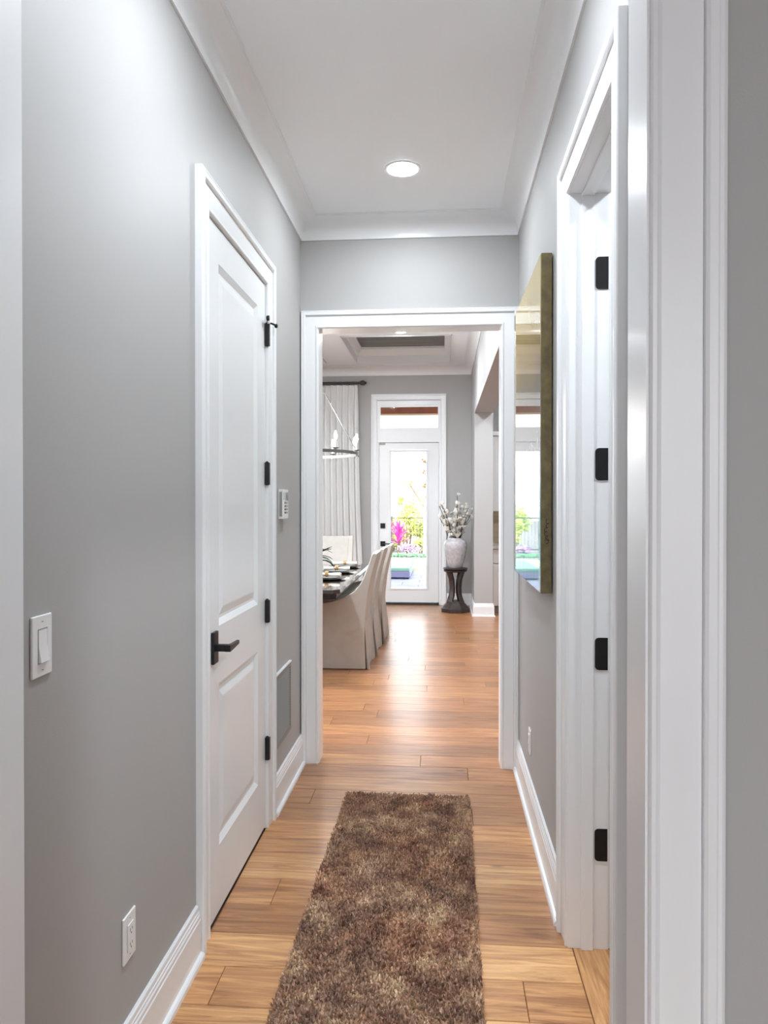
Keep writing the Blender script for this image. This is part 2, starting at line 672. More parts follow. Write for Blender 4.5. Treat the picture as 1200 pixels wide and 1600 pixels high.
# closet behind the left door
walls('wall_closet', [(-1.9, -1.8, 2.0, 3.8, 0, ZC + .1)])

# far wall of the dining room with door, transom and a window behind the curtain
FDa, FDb, FDt = -0.93, -0.025, 2.92      # rough door+transom opening
FWa, FWb = -3.0, -1.62
walls('wall_far', [(DXL - .1, FWa, YF, YF + .15, 0, 3.75), (FWb, FDa, YF, YF + .15, 0, 3.75), (FDb, 3.1, YF, YF + .15, 0, 3.75),
                   (FDa, FDb, YF, YF + .15, FDt, 3.75), (FWa, FWb, YF, YF + .15, 2.85, 3.75), (FWa, FWb, YF, YF + .15, 0, 0.25)])
DWa, DWb = 5.4, 9.4
walls('wall_dining_left', [(DXL - .1, DXL, YE2, DWa, 0, 3.75), (DXL - .1, DXL, DWb, YF, 0, 3.75), (DXL - .1, DXL, DWa, DWb, 2.75, 3.75), (DXL - .1, DXL, DWa, DWb, 0, .3)])
YS = 9.57
walls('wall_dining_right', [(DXR, KX, YE2, 4.9, 0, 3.75), (DXR, KX, 4.9, YS, 2.62, 3.75), (DXR, KX, YS, YF, 0, 3.75)])
walls('wall_kitchen', [(3.0, 3.1, YE, YF, 0, 3.75), (KX + .05, 3.1, YE, YE2, 0, 3.75)])

# ------------------------------------------------------------------ ceilings
LAMPX = (XL + XR) / 2
LAMP_YS = (1.85, 3.5)
cl = MB()


def ceiling_can(mb, x, y, z, h, r_, q):
    """square piece of ceiling with a round opening"""
    n_ = 40
    ci, sq = [], []
    for k in range(n_):
        a_ = 2 * PI * k / n_ + PI / 4
        c_, s_ = math.cos(a_), math.sin(a_)
        m_ = q / max(abs(c_), abs(s_))
        ci.append((x + r_ * c_, y + r_ * s_))
        sq.append((x + m_ * c_, y + m_ * s_))
    mb.loft([[(*p, z) for p in sq], [(*p, z) for p in ci], [(*p, z + h) for p in ci], [(*p, z + h) for p in sq]], cap=False)


q_ = .15
yy = YN2
for ly_ in LAMP_YS:
    cl.box(XL - .1, XR + .1, yy, ly_ - q_, ZC, ZC + .08)
    cl.box(XL - .1, LAMPX - q_, ly_ - q_, ly_ + q_, ZC, ZC + .08)
    cl.box(LAMPX + q_, XR + .1, ly_ - q_, ly_ + q_, ZC, ZC + .08)
    ceiling_can(cl, LAMPX, ly_, ZC, .08, .0745, q_)
    yy = ly_ + q_
cl.box(XL - .1, XR + .1, yy, YE, ZC, ZC + .08)
struct(cl.build('ceiling', 'ceiling'))
struct(B(BX0, BX1, BY0, YN2, ZC, ZC + .08).build('ceiling_back', 'ceiling'))
struct(B(XR + .12, 2.2, YN2, 3.7, ZC, ZC + .08).build('ceiling_side_room', 'ceiling'))
struct(B(-1.9, XL - .1, 2.0, 3.8, ZC, ZC + .08).build('ceiling_closet', 'ceiling'))
struct(B(KX, 3.1, YE2, YF, ZD, ZD + .1).build('ceiling_kitchen', 'ceiling'))
# coffered dining ceiling: beams around six recesses
cx = [(-2.90, -1.595), (-1.19, 0.115)]
cy = [(4.55, 6.1), (6.5, 8.15), (8.55, 10.2)]
db = MB()
xs = [DXL - .05] + [v for c in cx for v in c] + [DXR + .02]
ys = [YE2] + [v for c in cy for v in c] + [YF]
for i in range(0, len(xs), 2):
    db.box(xs[i], xs[i + 1], YE2, YF, ZD, ZD + .24)
for (xa, xb) in cx:
    for j in range(0, len(ys), 2):
        db.box(xa, xb, ys[j], ys[j + 1], ZD, ZD + .24)
db.box(DXL - .05, DXR + .05, YE2, YF, ZD + .24, ZD + .34)
dceil = struct(db.build('ceiling_dining', 'ceiling'), 'white coffered ceiling with grey wood in the recesses')
for (xa, xb) in cx:
    for (ya, yb) in cy:
        # stepped moulding lining the recess
        prof = [(0, -.012), (.0, -.012), (.012, -.012), (.012, .09), (.03, .10), (.05, .125), (.075, .165), (.085, .17), (.085, .2), (0, .2)]
        rings = []
        for (a, z) in prof:
            rings.append([(xa + a, ya + a, ZD + z), (xb - a, ya + a, ZD + z), (xb - a, yb - a, ZD + z), (xa + a, yb - a, ZD + z)])
        MB().loft(rings, cap=False).build('coffer_moulding', 'trim', dceil)
        n = 11
        w = (yb - ya - .12) / n
        for k in range(n):
            o = B(xa + .06, xb - .06, ya + .06 + k * w + .001, ya + .06 + (k + 1) * w - .001, ZD + .205 + .0, ZD + .24).build(
                'coffer_board', 'coffer_wood', dceil, origin=((xa + xb) / 2, ya + .06 + (k + .5) * w, ZD + .21))
            j = random.uniform(0.8, 1.1)
            o.color = (j, j, j, 1)

# ------------------------------------------------------------------ trim profiles
CAS = [(0, 0), (0, .009), (.003, .0135), (.009, .0145), (.013, .0115), (.017, .010), (.022, .0105), (.072, .0155), (.0765, .0155), (.0775, .0125),
       (.0785, .0225), (.083, .0265), (.095, .0275), (.098, .0255), (.103, .0275), (.108, .0255), (.110, .022), (.110, 0)]
BASE = [(0, .168), (.005, .168), (.009, .164), (.010, .152), (.0125, .149), (.0125, .143), (.0155, .138), (.0155, .128), (.018, .124), (.018, .020),
        (.026, .018), (.031, .012), (.032, .0), (0, .0)]


def crown_prof(p):
    pts = [(0, p), (.009, p), (.009, p * .93)]
    for k in range(1, 8):
        a = k / 8 * PI / 2
        pts.append((.009 + (p * .9 - .009) * (1 - math.cos(a)) * 1.0, p * .93 - (p * .93 - p * .06) * math.sin(a)))
    pts += [(p * .9, p * .06), (p * .9, p * .04), (p, p * .04), (p, 0), (0, 0)]
    return pts


TRIM_N = [0]


def trim_name():
    TRIM_N[0] += 1
    return 'trim_%d' % TRIM_N[0]


def casing(s0, s1, h, place, label=None, w=0.11, name=None, legs=3):
    """mitred door casing; place(s, z, out) -> world point"""
    k = w / 0.11
    rings = []
    for (s_, z_, ds, dz) in ((s0, 0, -1, 0), (s0, h, -1, 1), (s1, h, 1, 1), (s1, 0, 1, 0)):
        rings.append([place(s_ + ds * u * k, z_ + dz * u * k, v) for (u, v) in CAS])
    mb = MB()
    mb.loft(rings)
    return struct(mb.build(name or trim_name(), 'trim', smooth=True, sharp=25), label)


def sweep(prof, p0, p1, out, m0=0, m1=0):
    """straight moulding: prof (out, z); m0/m1 mitre factor at the ends (+1 lengthens with out)"""
    p0 = Vector(p0)
    p1 = Vector(p1)
    d = (p1 - p0).normalized()
    o = Vector(out)
    return MB().loft([[tuple(p0 + o * a - d * a * m0 + Vector((0, 0, z))) for (a, z) in prof],
                      [tuple(p1 + o * a + d * a * m1 + Vector((0, 0, z))) for (a, z) in prof]])


def baseboard(side, p0, p1, out, m0=0, m1=0, label=None):
    return struct(sweep(BASE, p0, p1, out, m0, m1).build('baseboard_' + side, 'trim', smooth=True, sharp=25), label)


def crown(p0, p1, out, p, zc, m0=-1, m1=-1):
    prof = [(a, zc - d) for (a, d) in crown_prof(p)]
    return struct(sweep(prof, p0, p1, out, m0, m1).build(trim_name(), 'trim', smooth=True, sharp=25))


# hall crown
crown((XL, YN2, 0), (XL, YE, 0), (1, 0, 0), .11, ZC)
crown((XR, YN2, 0), (XR, YE, 0), (-1, 0, 0), .11, ZC)
crown((XL, YE, 0), (XR, YE, 0), (0, -1, 0), .11, ZC)
crown((XL, YN2, 0), (XR, YN2, 0), (0, 1, 0), .11, ZC)
# dining crown
crown((DXL, YF, 0), (DXR, YF, 0), (0, -1, 0), .118, ZD)
crown((DXR, YE2, 0), (DXR, YF, 0), (-1, 0, 0), .118, ZD)
crown((DXL, YE2, 0), (DXL, YF, 0), (1, 0, 0), .118, ZD)
crown((DXL, YE2, 0), (DXR, YE2, 0), (0, 1, 0), .118, ZD)

# hall baseboards
baseboard('left', (XL, YN2, 0), (XL, D1a - .12, 0), (1, 0, 0))
baseboard('left', (XL, D1b + .12, 0), (XL, YE, 0), (1, 0, 0))
baseboard('right', (XR, D2b + .12, 0), (XR, YE, 0), (-1, 0, 0))
baseboard('right', (XR, YN2, 0), (XR, D2a - .12, 0), (-1, 0, 0))
baseboard('near', (NXb + .12, YN, 0), (BX1, YN, 0), (0, -1, 0))
baseboard('near', (BX0, YN, 0), (NXa - .12, YN, 0), (0, -1, 0))
baseboard('far', (.065, YF, 0), (DXR, YF, 0), (0, -1, 0))
baseboard('far', (DXL, YF, 0), (-1.02, YF, 0), (0, -1, 0))
baseboard('stub', (DXR, YS, 0), (KX, YS, 0), (0, -1, 0), 1, 1)
baseboard('stub', (DXR, YS, 0), (DXR, YF, 0), (-1, 0, 0), 1, 0)
baseboard('dining_left', (DXL, YE2, 0), (DXL, YF, 0), (1, 0, 0))
baseboard('dining_right', (DXR, YE2, 0), (DXR, 4.9, 0), (-1, 0, 0))
baseboard('side_room', (XR + .12, 2.60, 0), (XR + .12, 3.6, 0), (1, 0, 0))

# casings and jamb linings
casing(D1a - .006, D1b + .006, D1h + .004, lambda s_, z, v: (XL + v, s_, z), 'white moulded casing around the closed panel door')
casing(D2a, D2b + .006, D2h + .004, lambda s_, z, v: (XR - v, s_, z), 'white moulded casing of the open doorway beside the wall art')
casing(D2a, D2b + .006, D2h + .004, lambda s_, z, v: (XR + .12 + v, s_, z))
casing(OXa - .004, OXb + .004, OH + .002, lambda s_, z, v: (s_, YE - v, z), 'white moulded casing around the opening to the dining room', w=0.094)
casing(OXa - .004, OXb + .004, OH + .002, lambda s_, z, v: (s_, YE2 + v, z), w=0.094)
casing(NXa - .004, NXb + .004, NH + .004, lambda s_, z, v: (s_, YN - v, z), 'white moulded casing of the nearest opening', w=.104)


def jamb_x(xa, xb, h, y0, y1, t=.018, label=None):
    mb = MB()
    mb.box(xa - t, xa, y0, y1, 0, h)
    mb.box(xb, xb + t, y0, y1, 0, h)
    mb.box(xa - t, xb + t, y0, y1, h, h + t)
    return struct(mb.build(trim_name(), 'trim'), label)


jamb_x(OXa, OXb, OH, YE - .004, YE2 + .004)
jamb_x(NXa, NXb, NH, YN - .004, YN2 + .004)
# right doorway: lining with stop and rebate
jr = MB()
ja, jb = XR - .004, XR + .124
for (y0, y1) in ((D2a - .02, D2a), (D2b, D2b + .02)):
    jr.box(ja, jb, y0, y1, 0, D2h)
jr.box(ja, jb, D2a - .02, D2b + .02, D2h, D2h + .02)
jamb_r = struct(jr.build(trim_name(), 'trim'), 'white lining of the open doorway with black hinges')
js = MB()
js.box(XR + .035, XR + .075, D2b - .012, D2b, 0, D2h)
js.box(XR + .035, XR + .075, D2a, D2a + .012, 0, D2h)
js.box(XR + .035, XR + .075, D2a + .012, D2b - .012, D2h - .012, D2h)
js.build('door_stop', 'trim', jamb_r, bevel=.002)
HZ = (0.345, 0.975, 1.598, 2.224)
for z in HZ:
    pts = []
    w2, h2, rr = .0175, .053, .012
    for (px_, pz_, a0) in ((-w2 + rr, h2 - rr, 90), (-w2 + rr, -h2 + rr, 180)):
        for k in range(5):
            a = R(a0 + 22.5 * k)
            pts.append((px_ + rr * math.cos(a), pz_ + rr * math.sin(a)))
    pts = pts + [(w2 + .006, -h2), (w2 + .006, h2)]
    hb = MB().prism([(XR + .0985 + p[0], z + p[1]) for p in pts], 'Y', D2b - .003, D2b + .0005)
    hg = hb.build('hinge', 'black', jamb_r)
    for (dx, dz) in ((-.004, .03), (.004, 0), (-.004, -.03)):
        MB().lathe([(0, 0), (.0035, 0), (.0035, .0012), (0, .0015)], (XR + .096 + dx, D2b - .0028, z + dz), 10, 'Y').build('hinge_screw', 'nickel', hg)
# left door lining
jl = MB()
for (y0, y1) in ((D1a - .02, D1a - .003), (D1b + .003, D1b + .02)):
    jl.box(XL - .12, XL, y0, y1, 0, D1h + .003)
jl.box(XL - .12, XL, D1a - .02, D1b + .02, D1h + .003, D1h + .02)
struct(jl.build(trim_name(), 'trim'))


# ------------------------------------------------------------------ panel doors
def panel_door(name, W, H, T, handle=True, lever_dir=1, hinges=()):
    """local: x along the width from the latch side, y thickness (face at y=0 looks to -y), z up"""
    root = bpy.data.objects.new(name, None)
    COL.objects.link(root)
    root.empty_display_size = .05
    st = .132
    P = [(0.235, 0.815), (1.02, 2.31)]
    # frame of stiles and rails with square openings
    xs_ = [0, st, W - st, W]
    zs_ = [0, P[0][0], P[0][1], P[1][0], P[1][1], H]
    fr = MB()
    fr.box(xs_[0], xs_[1], 0, T, 0, H)
    fr.box(xs_[2], xs_[3], 0, T, 0, H)
    fr.box(st, W - st, 0, T, zs_[0], zs_[1])
    fr.box(st, W - st, 0, T, zs_[2], zs_[3])
    fr.box(st, W - st, 0, T, zs_[4], zs_[5])
    fr.build('door_frame', 'door', root)
    for (z0, z1) in P:
        rings = []
        for (i, d) in ((0, 0.0005), (.012, .006), (.022, .011), (.032, .011), (.060, .004), (.066, .0035)):
            rings.append([(st + i, d, z0 + i), (W - st - i, d, z0 + i), (W - st - i, d, z1 - i), (st + i, d, z1 - i)])
        mb = MB()
        n = len(rings)
        vv = [p for rg in rings for p in rg]
        ff = []
        for k in range(n - 1):
            for i in range(4):
                j = (i + 1) % 4
                ff.append((k * 4 + i, k * 4 + j, (k + 1) * 4 + j, (k + 1) * 4 + i))
        ff.append(tuple((n - 1) * 4 + i for i in range(4)))
        # back face
        m0 = len(vv)
        vv += [(st, T - .008, z0), (W - st, T - .008, z0), (W - st, T - .008, z1), (st, T - .008, z1)]
        ff.append((m0 + 3, m0 + 2, m0 + 1, m0))
        for i in range(4):
            j = (i + 1) % 4
            ff.append((i, m0 + i, m0 + j, j))
        mb.add(vv, ff)
        mb.build('door_panel', 'door', root)
    if handle:
        hz = 0.955
        h = B(.038, .092, -.012, 0, hz - .056, hz + .056).build('handle', 'black', root, bevel=.004)
        B(.053, .077, -.062, -.010, hz - .012, hz + .012).build('handle_neck', 'black', h, bevel=.003)
        lv = MB()
        lv.loft([[(.050, -.066, hz - .012), (.050, -.044, hz - .012), (.050, -.044, hz + .012), (.050, -.066, hz + .012)],
                 [(.10, -.066, hz - .009), (.10, -.050, hz - .009), (.10, -.050, hz + .009), (.10, -.066, hz + .009)],
                 [(.185, -.060, hz - .008), (.185, -.049, hz - .008), (.185, -.049, hz + .006), (.185, -.060, hz + .006)]])
        lv.build('lever', 'black', h, bevel=.002)
    for z in hinges:
        hg = MB()
        hg.lathe([(0, -.052), (.0075, -.052), (.0085, -.05), (.0085, .05), (.0075, .052), (.003, .056), (0, .057)], (W + .004, -.009, z), 12)
        hg.box(W - .006, W + .0145, -.021, -.0005, z - .0495, z + .0495)
        hg.build('hinge', 'black', root, smooth=True)
    return root


d1 = panel_door('door_1', D1b - D1a - .004, D1h - .014, .042, hinges=[z for z in (0.350, 0.970, 1.589, 2.213)])
d1.location = (XL, D1a + .002, .012)
d1.rotation_euler = (0, 0, R(90))
struct(d1, 'closed white two panel door with black lever handle')
# hinge pin door stop on the top hinge
W1 = D1b - D1a - .004
ps = MB()
zp = 2.272
ps.tube([(W1 - .030, -.020, zp + .008), (W1 + .004, -.012, zp - .002), (W1 + .030, -.034, zp - .006), (W1 + .050, -.040, zp - .008)], .0045, 8)
ps.lathe([(0, 0), (.011, 0), (.012, .004), (.010, .012), (0, .013)], (W1 - .030, -.028, zp + .008), 12, 'Y')
ps.lathe([(0, -.008), (.008, -.006), (.010, 0), (.008, .006), (0, .008)], (W1 + .053, -.040, zp - .008), 12, 'Y')
pin = ps.build('hinge_pin_stop', 'black', d1, smooth=True)
MB().lathe([(0, -.006), (.006, -.006), (.007, 0), (.006, .006), (0, .007)], (W1 - .012, -.022, zp - .006), 12, 'Z').build('rubber_tip', 'rubber', pin, smooth=True)

d2 = panel_door('door_2', D2b - D2a - .006, D2h - .014, .036, handle=False)
d2.location = (XR + .160 + .0, D2b + .02, .012)
d2.rotation_euler = (0, 0, R(12))
struct(d2, 'white panel door swung open into the side room')

# ------------------------------------------------------------------ glazed door and transom in the far wall
CASF = .052
def casing_f(s_, z, v):
    return (s_, YF - v, z)
casing(FDa, FDb, 2.93, casing_f, 'white casing around the glazed garden door', w=.085)
d3 = bpy.data.objects.new('door_3', None)
COL.objects.link(d3)
d3.location = (0, YF, 0)
struct(d3, 'white glazed garden door with black lock and bright garden behind')
GXa, GXb, GZa, GZb = -.742, -.222, .235, 2.20
lx0, lx1, lz0, lz1 = -.905, -.05, .035, 2.315
lf = MB()
lf.box(lx0, GXa, .012, .055, lz0, lz1)
lf.box(GXb, lx1, .012, .055, lz0, lz1)
lf.box(GXa, GXb, .012, .055, lz0, GZa)
lf.box(GXa, GXb, .012, .055, GZb, lz1)
lf.build('door_frame', 'door', d3)
def rect_frame(xa, xb, za, zb, w, y0, y1):
    mb = MB()
    rings = []
    for (i, y) in ((0, y1), (0, y0), (w * .4, y0 - .002), (w, y0 + .006), (w, y1)):
        rings.append([(xa + i, y, za + i), (xb - i, y, za + i), (xb - i, y, zb - i), (xa + i, y, zb - i)])
    rings.append(rings[0])
    return mb.loft(rings, cap=False)
rect_frame(GXa - .02, GXb + .02, GZa - .02, GZb + .02, .03, .002, .03).build('glazing_bead', 'trim', d3)
B(GXa, GXb, .030, .036, GZa, GZb).build('glass_pane', 'glass', d3)
pf = MB()
pf.box(FDa, lx0 - .004, .0, .10, 0, FDt)
pf.box(lx1 + .004, FDb, .0, .10, 0, FDt)
pf.box(lx0 - .004, lx1 + .004, .0, .10, 2.325, 2.50)
pf.box(lx0 - .004, lx1 + .004, .0, .10, 2.86, FDt)
pf.box(FDa, lx0 + .012, .056, .075, 0, 2.33)
pf.box(lx1 - .012, FDb, .056, .075, 0, 2.33)
pf.box(FDa, FDb, .056, .075, lz1 - .012, 2.35)
pf.build('door_lining', 'trim', d3)
B(lx0 - .004, lx1 + .004, -.012, .11, 0.0, .026).build('threshold', 'slot', d3)
TRa, TRb, TZa, TZb = -.885, -.062, 2.515, 2.855
tr = d3
tf = MB()
tf.box(lx0 - .004, TRa, .012, .05, 2.50, 2.86)
tf.box(TRb, lx1 + .004, .012, .05, 2.50, 2.86)
tf.box(TRa, TRb, .012, .05, 2.50, TZa + .02)
tf.box(TRa, TRb, .012, .05, TZb - .02, 2.86)
tf.build('transom_frame', 'trim', d3)
B(TRa, TRb, .03, .036, TZa + .02, TZb - .02).build('transom_pane', 'glass', d3)
for z, nm in ((1.13, 'deadbolt'), (.872, 'handle')):
    hh = B(-.885, -.815, -.004, .012, z - .036, z + .036).build(nm, 'black', d3, bevel=.003)
    if nm == 'handle':
        MB().tube([(-.85, -.004, z), (-.85, -.05, z), (-.84, -.055, z), (-.74, -.055, z)], .008, 8).build('lever', 'black', hh, smooth=True)
    else:
        B(-.856, -.844, -.02, -.003, z - .018, z + .018).build('thumb_turn', 'black', hh, bevel=.002)
B(-.90, -.815, -.006, .010, 2.292, 2.318).build('contact_sensor', 'plastic_grey', d3, bevel=.002)

# windows (behind the curtain and on the left side of the dining room)
def window(name, a, b, z0, z1, along, fixed, label):
    root = bpy.data.objects.new(name, None)
    COL.objects.link(root)
    struct(root, label)
    def bx(s0, s1, t0, t1, za, zb, nm, m):
        if along == 'X':
            return B(s0, s1, fixed + t0, fixed + t1, za, zb).build(nm, m, root)
        return B(fixed - t1, fixed - t0, s0, s1, za, zb).build(nm, m, root)
    fr = .06
    n = max(1, round((b - a) / 1.0))
    bx(a, a + fr, .02, .1, z0, z1, 'window_frame', 'trim')
    bx(b - fr, b, .02, .1, z0, z1, 'window_frame', 'trim')
    bx(a + fr, b - fr, .02, .1, z0, z0 + fr, 'window_frame', 'trim')
    bx(a + fr, b - fr, .02, .1, z1 - fr, z1, 'window_frame', 'trim')
    w = (b - a - 2 * fr) / n
    for k in range(n):
        if k:
            bx(a + fr + k * w - .02, a + fr + k * w + .02, .03, .09, z0 + fr, z1 - fr, 'mullion', 'trim')
        bx(a + fr + k * w, a + fr + (k + 1) * w, .055, .061, z0 + fr, z1 - fr, 'glass_pane', 'glass')
    return root
window('window_1', FWa, FWb, .25, 2.85, 'X', YF, 'tall window behind the white curtain')
window('fill_window', RWa, RWb, .15, 2.75, 'X', BY0 - .1, 'added unseen fill light window behind the camera')  # unseen window added to let frontal fill light into the hall
window('window_2', DWa, DWb, .3, 2.75, 'Y', DXL, 'wide window on the left of the dining room')


# ------------------------------------------------------------------ downlights
def downlight(label, x, y, z, watts, rad=.088, cat='light', group=None, dome=0.010):
    t = thing('recessed_downlight', label, cat, (x, y, z), 0, group)
    MB().lathe([(rad * .80, -.001), (rad, -.001), (rad, -.004), (rad * .96, -.007), (rad * .84, -.006), (rad * .80, -.003)], n=40, cap=False).build('trim_ring', 'plastic', t, smooth=True)
    area = PI * (rad * .81) ** 2
    key = 'lamp_lens_%g_%g' % (watts, rad)
    if key not in M:
        M[key] = mat(key, (1, 1, 1), 0.5, emit=LIGHT_COL, emit_s=watts / (PI * area))
    r8 = rad * .81
    prof = [(r8 * math.sin(R(90) * k / 6), -dome * math.cos(R(90) * k / 6) - .0004) for k in range(7)]
    MB().lathe([(0.0, prof[0][1])] + prof[1:] + [(0, -.0004)], n=40).build('lens', key, t, smooth=True, sharp=60)
    return t


downlight('lit round recessed downlight in the hall ceiling before the opening', LAMPX, 3.5, ZC, HALL_W * 0.8, dome=.003)
downlight('round recessed downlight in the hall ceiling above the near door casings', LAMPX, 1.85, ZC, HALL_W * 1.15, dome=.003)
downlight('small lit recessed downlight in the coffered ceiling beam', -.47, 8.36, ZD, DINE_W, .07)
downlight('added unseen downlight in the dining ceiling beam over the first chairs', -1.0, 6.3, ZD, DINE_W, .07)  # unseen lamp added to brighten the dining room
downlight('added unseen downlight in the dining ceiling beam before the chandelier', -1.4, 6.3, ZD, DINE_W, .07)  # another unseen lamp added for dining room brightness
downlight('added unseen downlight in the dining ceiling beam near the hall opening', -1.7, 4.40, ZD, 40, .07)  # unseen lamp added to light the chair sides
downlight('added unseen downlight in the left dining ceiling border by the wide window', -3.25, 7.3, ZD, DINE_W, .07)  # unseen lamp added to lift the dining room light
downlight('recessed downlight in the kitchen ceiling beside the upper cabinet', 1.5, 8.6, ZD, 28, .08)
downlight('recessed downlight in the kitchen ceiling near the wide passage', 1.5, 6.3, ZD, 28, .08)
for x, y, w in ((-1.2, -.3, 'left of the camera'), (1.1, -.3, 'right of the camera'), (-1.2, -1.7, 'behind the camera on the left'), (1.1, -1.7, 'behind the camera on the right')):
    downlight('added unseen fill downlight of the near room ' + w, x, y, ZC, BACK_W)  # unseen lamps added as fill light behind the camera
downlight('recessed downlight in the side room beyond the open doorway', 1.2, 2.0, ZC, 18)

# ------------------------------------------------------------------ shag runner
rug = thing('shag_rug', 'brown mottled shag runner rug lying along the hall floor', 'rug', (-.180, 2.62, 0), R(-0.5))
RW, RL = .61, 2.10
B(-RW / 2, RW / 2, -RL / 2, RL / 2, .0, .012).build('rug_backing', 'rug_back', rug, bevel=.004)
n = 46000
px_ = np.random.uniform(-RW / 2, RW / 2, n)
py_ = np.random.uniform(-RL / 2, RL / 2, n)
ang = np.random.uniform(0, 2 * PI, n)
# pile leans in drifting directions
lean_a = np.random.uniform(0, 2 * PI, n)
ln = np.random.uniform(.002, .011, n)
hh = np.random.uniform(.020, .027, n) * (1 + .16 * np.sin(py_ * 260 + 2.2 * np.sin(px_ * 60) + 3 * np.sin(px_ * 23 + py_ * 31)))
w = np.random.uniform(.0020, .0038, n)
ca, sa = np.cos(ang), np.sin(ang)
lx, ly = np.cos(lean_a) * ln, np.sin(lean_a) * ln
V = np.zeros((n, 6, 3))
for k, (f, wf) in enumerate(((0.0, 1.0), (0.6, 1.0), (1.0, .55))):
    for sgn in (0, 1):
        s_ = (sgn * 2 - 1) * wf
        q = k * 2 + sgn
        V[:, q, 0] = px_ + ca * w * s_ + lx * f ** 1.7
        V[:, q, 1] = py_ + sa * w * s_ + ly * f ** 1.7
        V[:, q, 2] = .010 + (hh - .010) * f
V = V.reshape(-1, 3)
base = np.arange(n)[:, None] * 6
F = np.concatenate([base + np.array([[0, 1, 3, 2]]), base + np.array([[2, 3, 5, 4]])], 0)
me = bpy.data.meshes.new('rug_pile')
me.vertices.add(len(V))
me.vertices.foreach_set('co', V.ravel())
me.loops.add(F.size)
me.loops.foreach_set('vertex_index', F.ravel().astype(np.int32))
me.polygons.add(len(F))
me.polygons.foreach_set('loop_start', np.arange(0, F.size, 4, dtype=np.int32))
me.update(calc_edges=True)
me.validate()
shade = np.repeat(np.random.uniform(.72, 1.3, n), 6)
rgba = np.stack([shade, shade * np.repeat(np.random.uniform(.95, 1.03, n), 6), shade * np.repeat(np.random.uniform(.9, 1.05, n), 6), np.ones(n * 6)], 1)
at = me.attributes.new('tuft_tone', 'FLOAT_COLOR', 'POINT')
at.data.foreach_set('color', rgba.ravel())
me.materials.append(M['rug'])
pile = bpy.data.objects.new('rug_pile', me)
COL.objects.link(pile)
pile.parent = rug
pile['kind'] = 'stuff'

# ------------------------------------------------------------------ wall art
AYa, AYb, AZa, AZb, AT = 2.85, 3.82, 1.125, 2.42, .042
art = thing('wall_art', 'tall glossy gold and blue abstract resin panel hung on the right wall', 'painting', (XR - .004, AYa, AZa), R(0.4))
W_, H_ = AYb - AYa, AZb - AZa
pn = MB()
pn.box(-AT, 0, 0, W_, 0, H_)
pn.build('panel_body', 'gold_edge', art, bevel=.003)
B(-AT - .0022, -AT + .001, .004, W_ - .075, .004, H_ - .004).build('painted_face', 'art', art)
# pen signature on the near edge, written upwards
sg = []
L_ = .085
for k in range(90):
    t = k / 89
    x = -.021 + .006 * math.sin(t * 34) * (1 - .4 * t) + .004 * math.sin(t * 9 + 1)
    z = .20 + L_ * t + .004 * math.cos(t * 34)
    sg.append((x, -.0006, z))
MB().tube(sg, .0011, 5).build('signature', 'ink', art)
MB().tube([(-.028, -.0006, .20), (-.020, -.0006, .215), (-.012, -.0006, .195), (-.022, -.0006, .19)], .0011, 5).build('signature', 'ink', art)


# ------------------------------------------------------------------ wall plates (local face looks to -y)
def plate(root, w=.072, h=.118, t=.006):
    return B(-w / 2, w / 2, -t, 0, -h / 2, h / 2).build('cover_plate', 'plastic', root, bevel=.0035, seg=3)


def screws(root, zs, r_=.0032, t=.006):
    for z in zs:
        o = MB()
        o.box(-.0026, .0026, -t - .0006, -t + .001, z - .0005, z + .0005)
        o.build('screw', 'slot', root)


sw = thing('light_switch', 'white rocker light switch on the left wall', 'light switch', (XL, 1.405, 1.19), R(90))
plate(sw, .073, .122)
screws(sw, (.048, -.048))
B(-.0175, .0175, -.0066, -.004, -.0345, .0345).build('rocker_frame', 'plastic_grey', sw)
MB().prism([(-.0072, .032), (-.0075, 0), (-.0125, -.032), (-.004, -.032), (-.004, .032)], 'X', -.0158, .0158).build('rocker', 'plastic', sw, bevel=.0008)


def outlet(label, loc, rz):
    t = thing('wall_outlet', label, 'outlet', loc, rz)
    plate(t)
    screws(t, (.046, -.046))
    B(-.0175, .0175, -.0066, -.004, -.0345, .0345).build('socket_frame', 'plastic_grey', t)
    B(-.0165, .0165, -.0092, -.004, -.0335, .0335).build('socket_face', 'plastic', t, bevel=.001)
    for z in (.018, -.018):
        for x, h in ((-.006, .008), (.006, .0065)):
            B(x - .001, x + .001, -.0096, -.009, z - h / 2, z + h / 2).build('slot', 'slot', t)
        MB().lathe([(0, 0), (.0022, 0), (.0022, .0006), (0, .0006)], (0, -.0096, z - .0095), 10, 'Y').build('ground_hole', 'slot', t)
    return t


outlet('white duplex outlet low on the left wall near the light switch', (XL, 1.812, .374), R(90))
outlet('white outlet on the right wall below the resin panel', (XR, 3.56, .334), R(-90))

# alarm keypad
kp = thing('alarm_keypad', 'white alarm keypad with small screen on the left wall past the door', 'keypad', (XL, 3.60, 1.463), R(90))
B(-.058, .058, -.026, 0, -.072, .072).build('keypad_case', 'plastic', kp, bevel=.004)
B(-.0585, -.0575, -.020, -.006, -.06, .06).build('side_seam', 'plastic_grey', kp)
B(-.010, .046, -.0275, -.025, .018, .058).build('lcd_screen', 'screen', kp)
for i in range(4):
    B(-.052, -.040, -.0275, -.025, .024 + .009 * i, .030 + .009 * i).build('status_bar', 'plastic_grey', kp)
for i in range(4):
    for j in range(3):
        B(-.030 + j * .024, -.012 + j * .024, -.0275, -.025, .002 - i * .016, .011 - i * .016).build('key', 'plastic_grey' if j else 'slot', kp, bevel=.001)

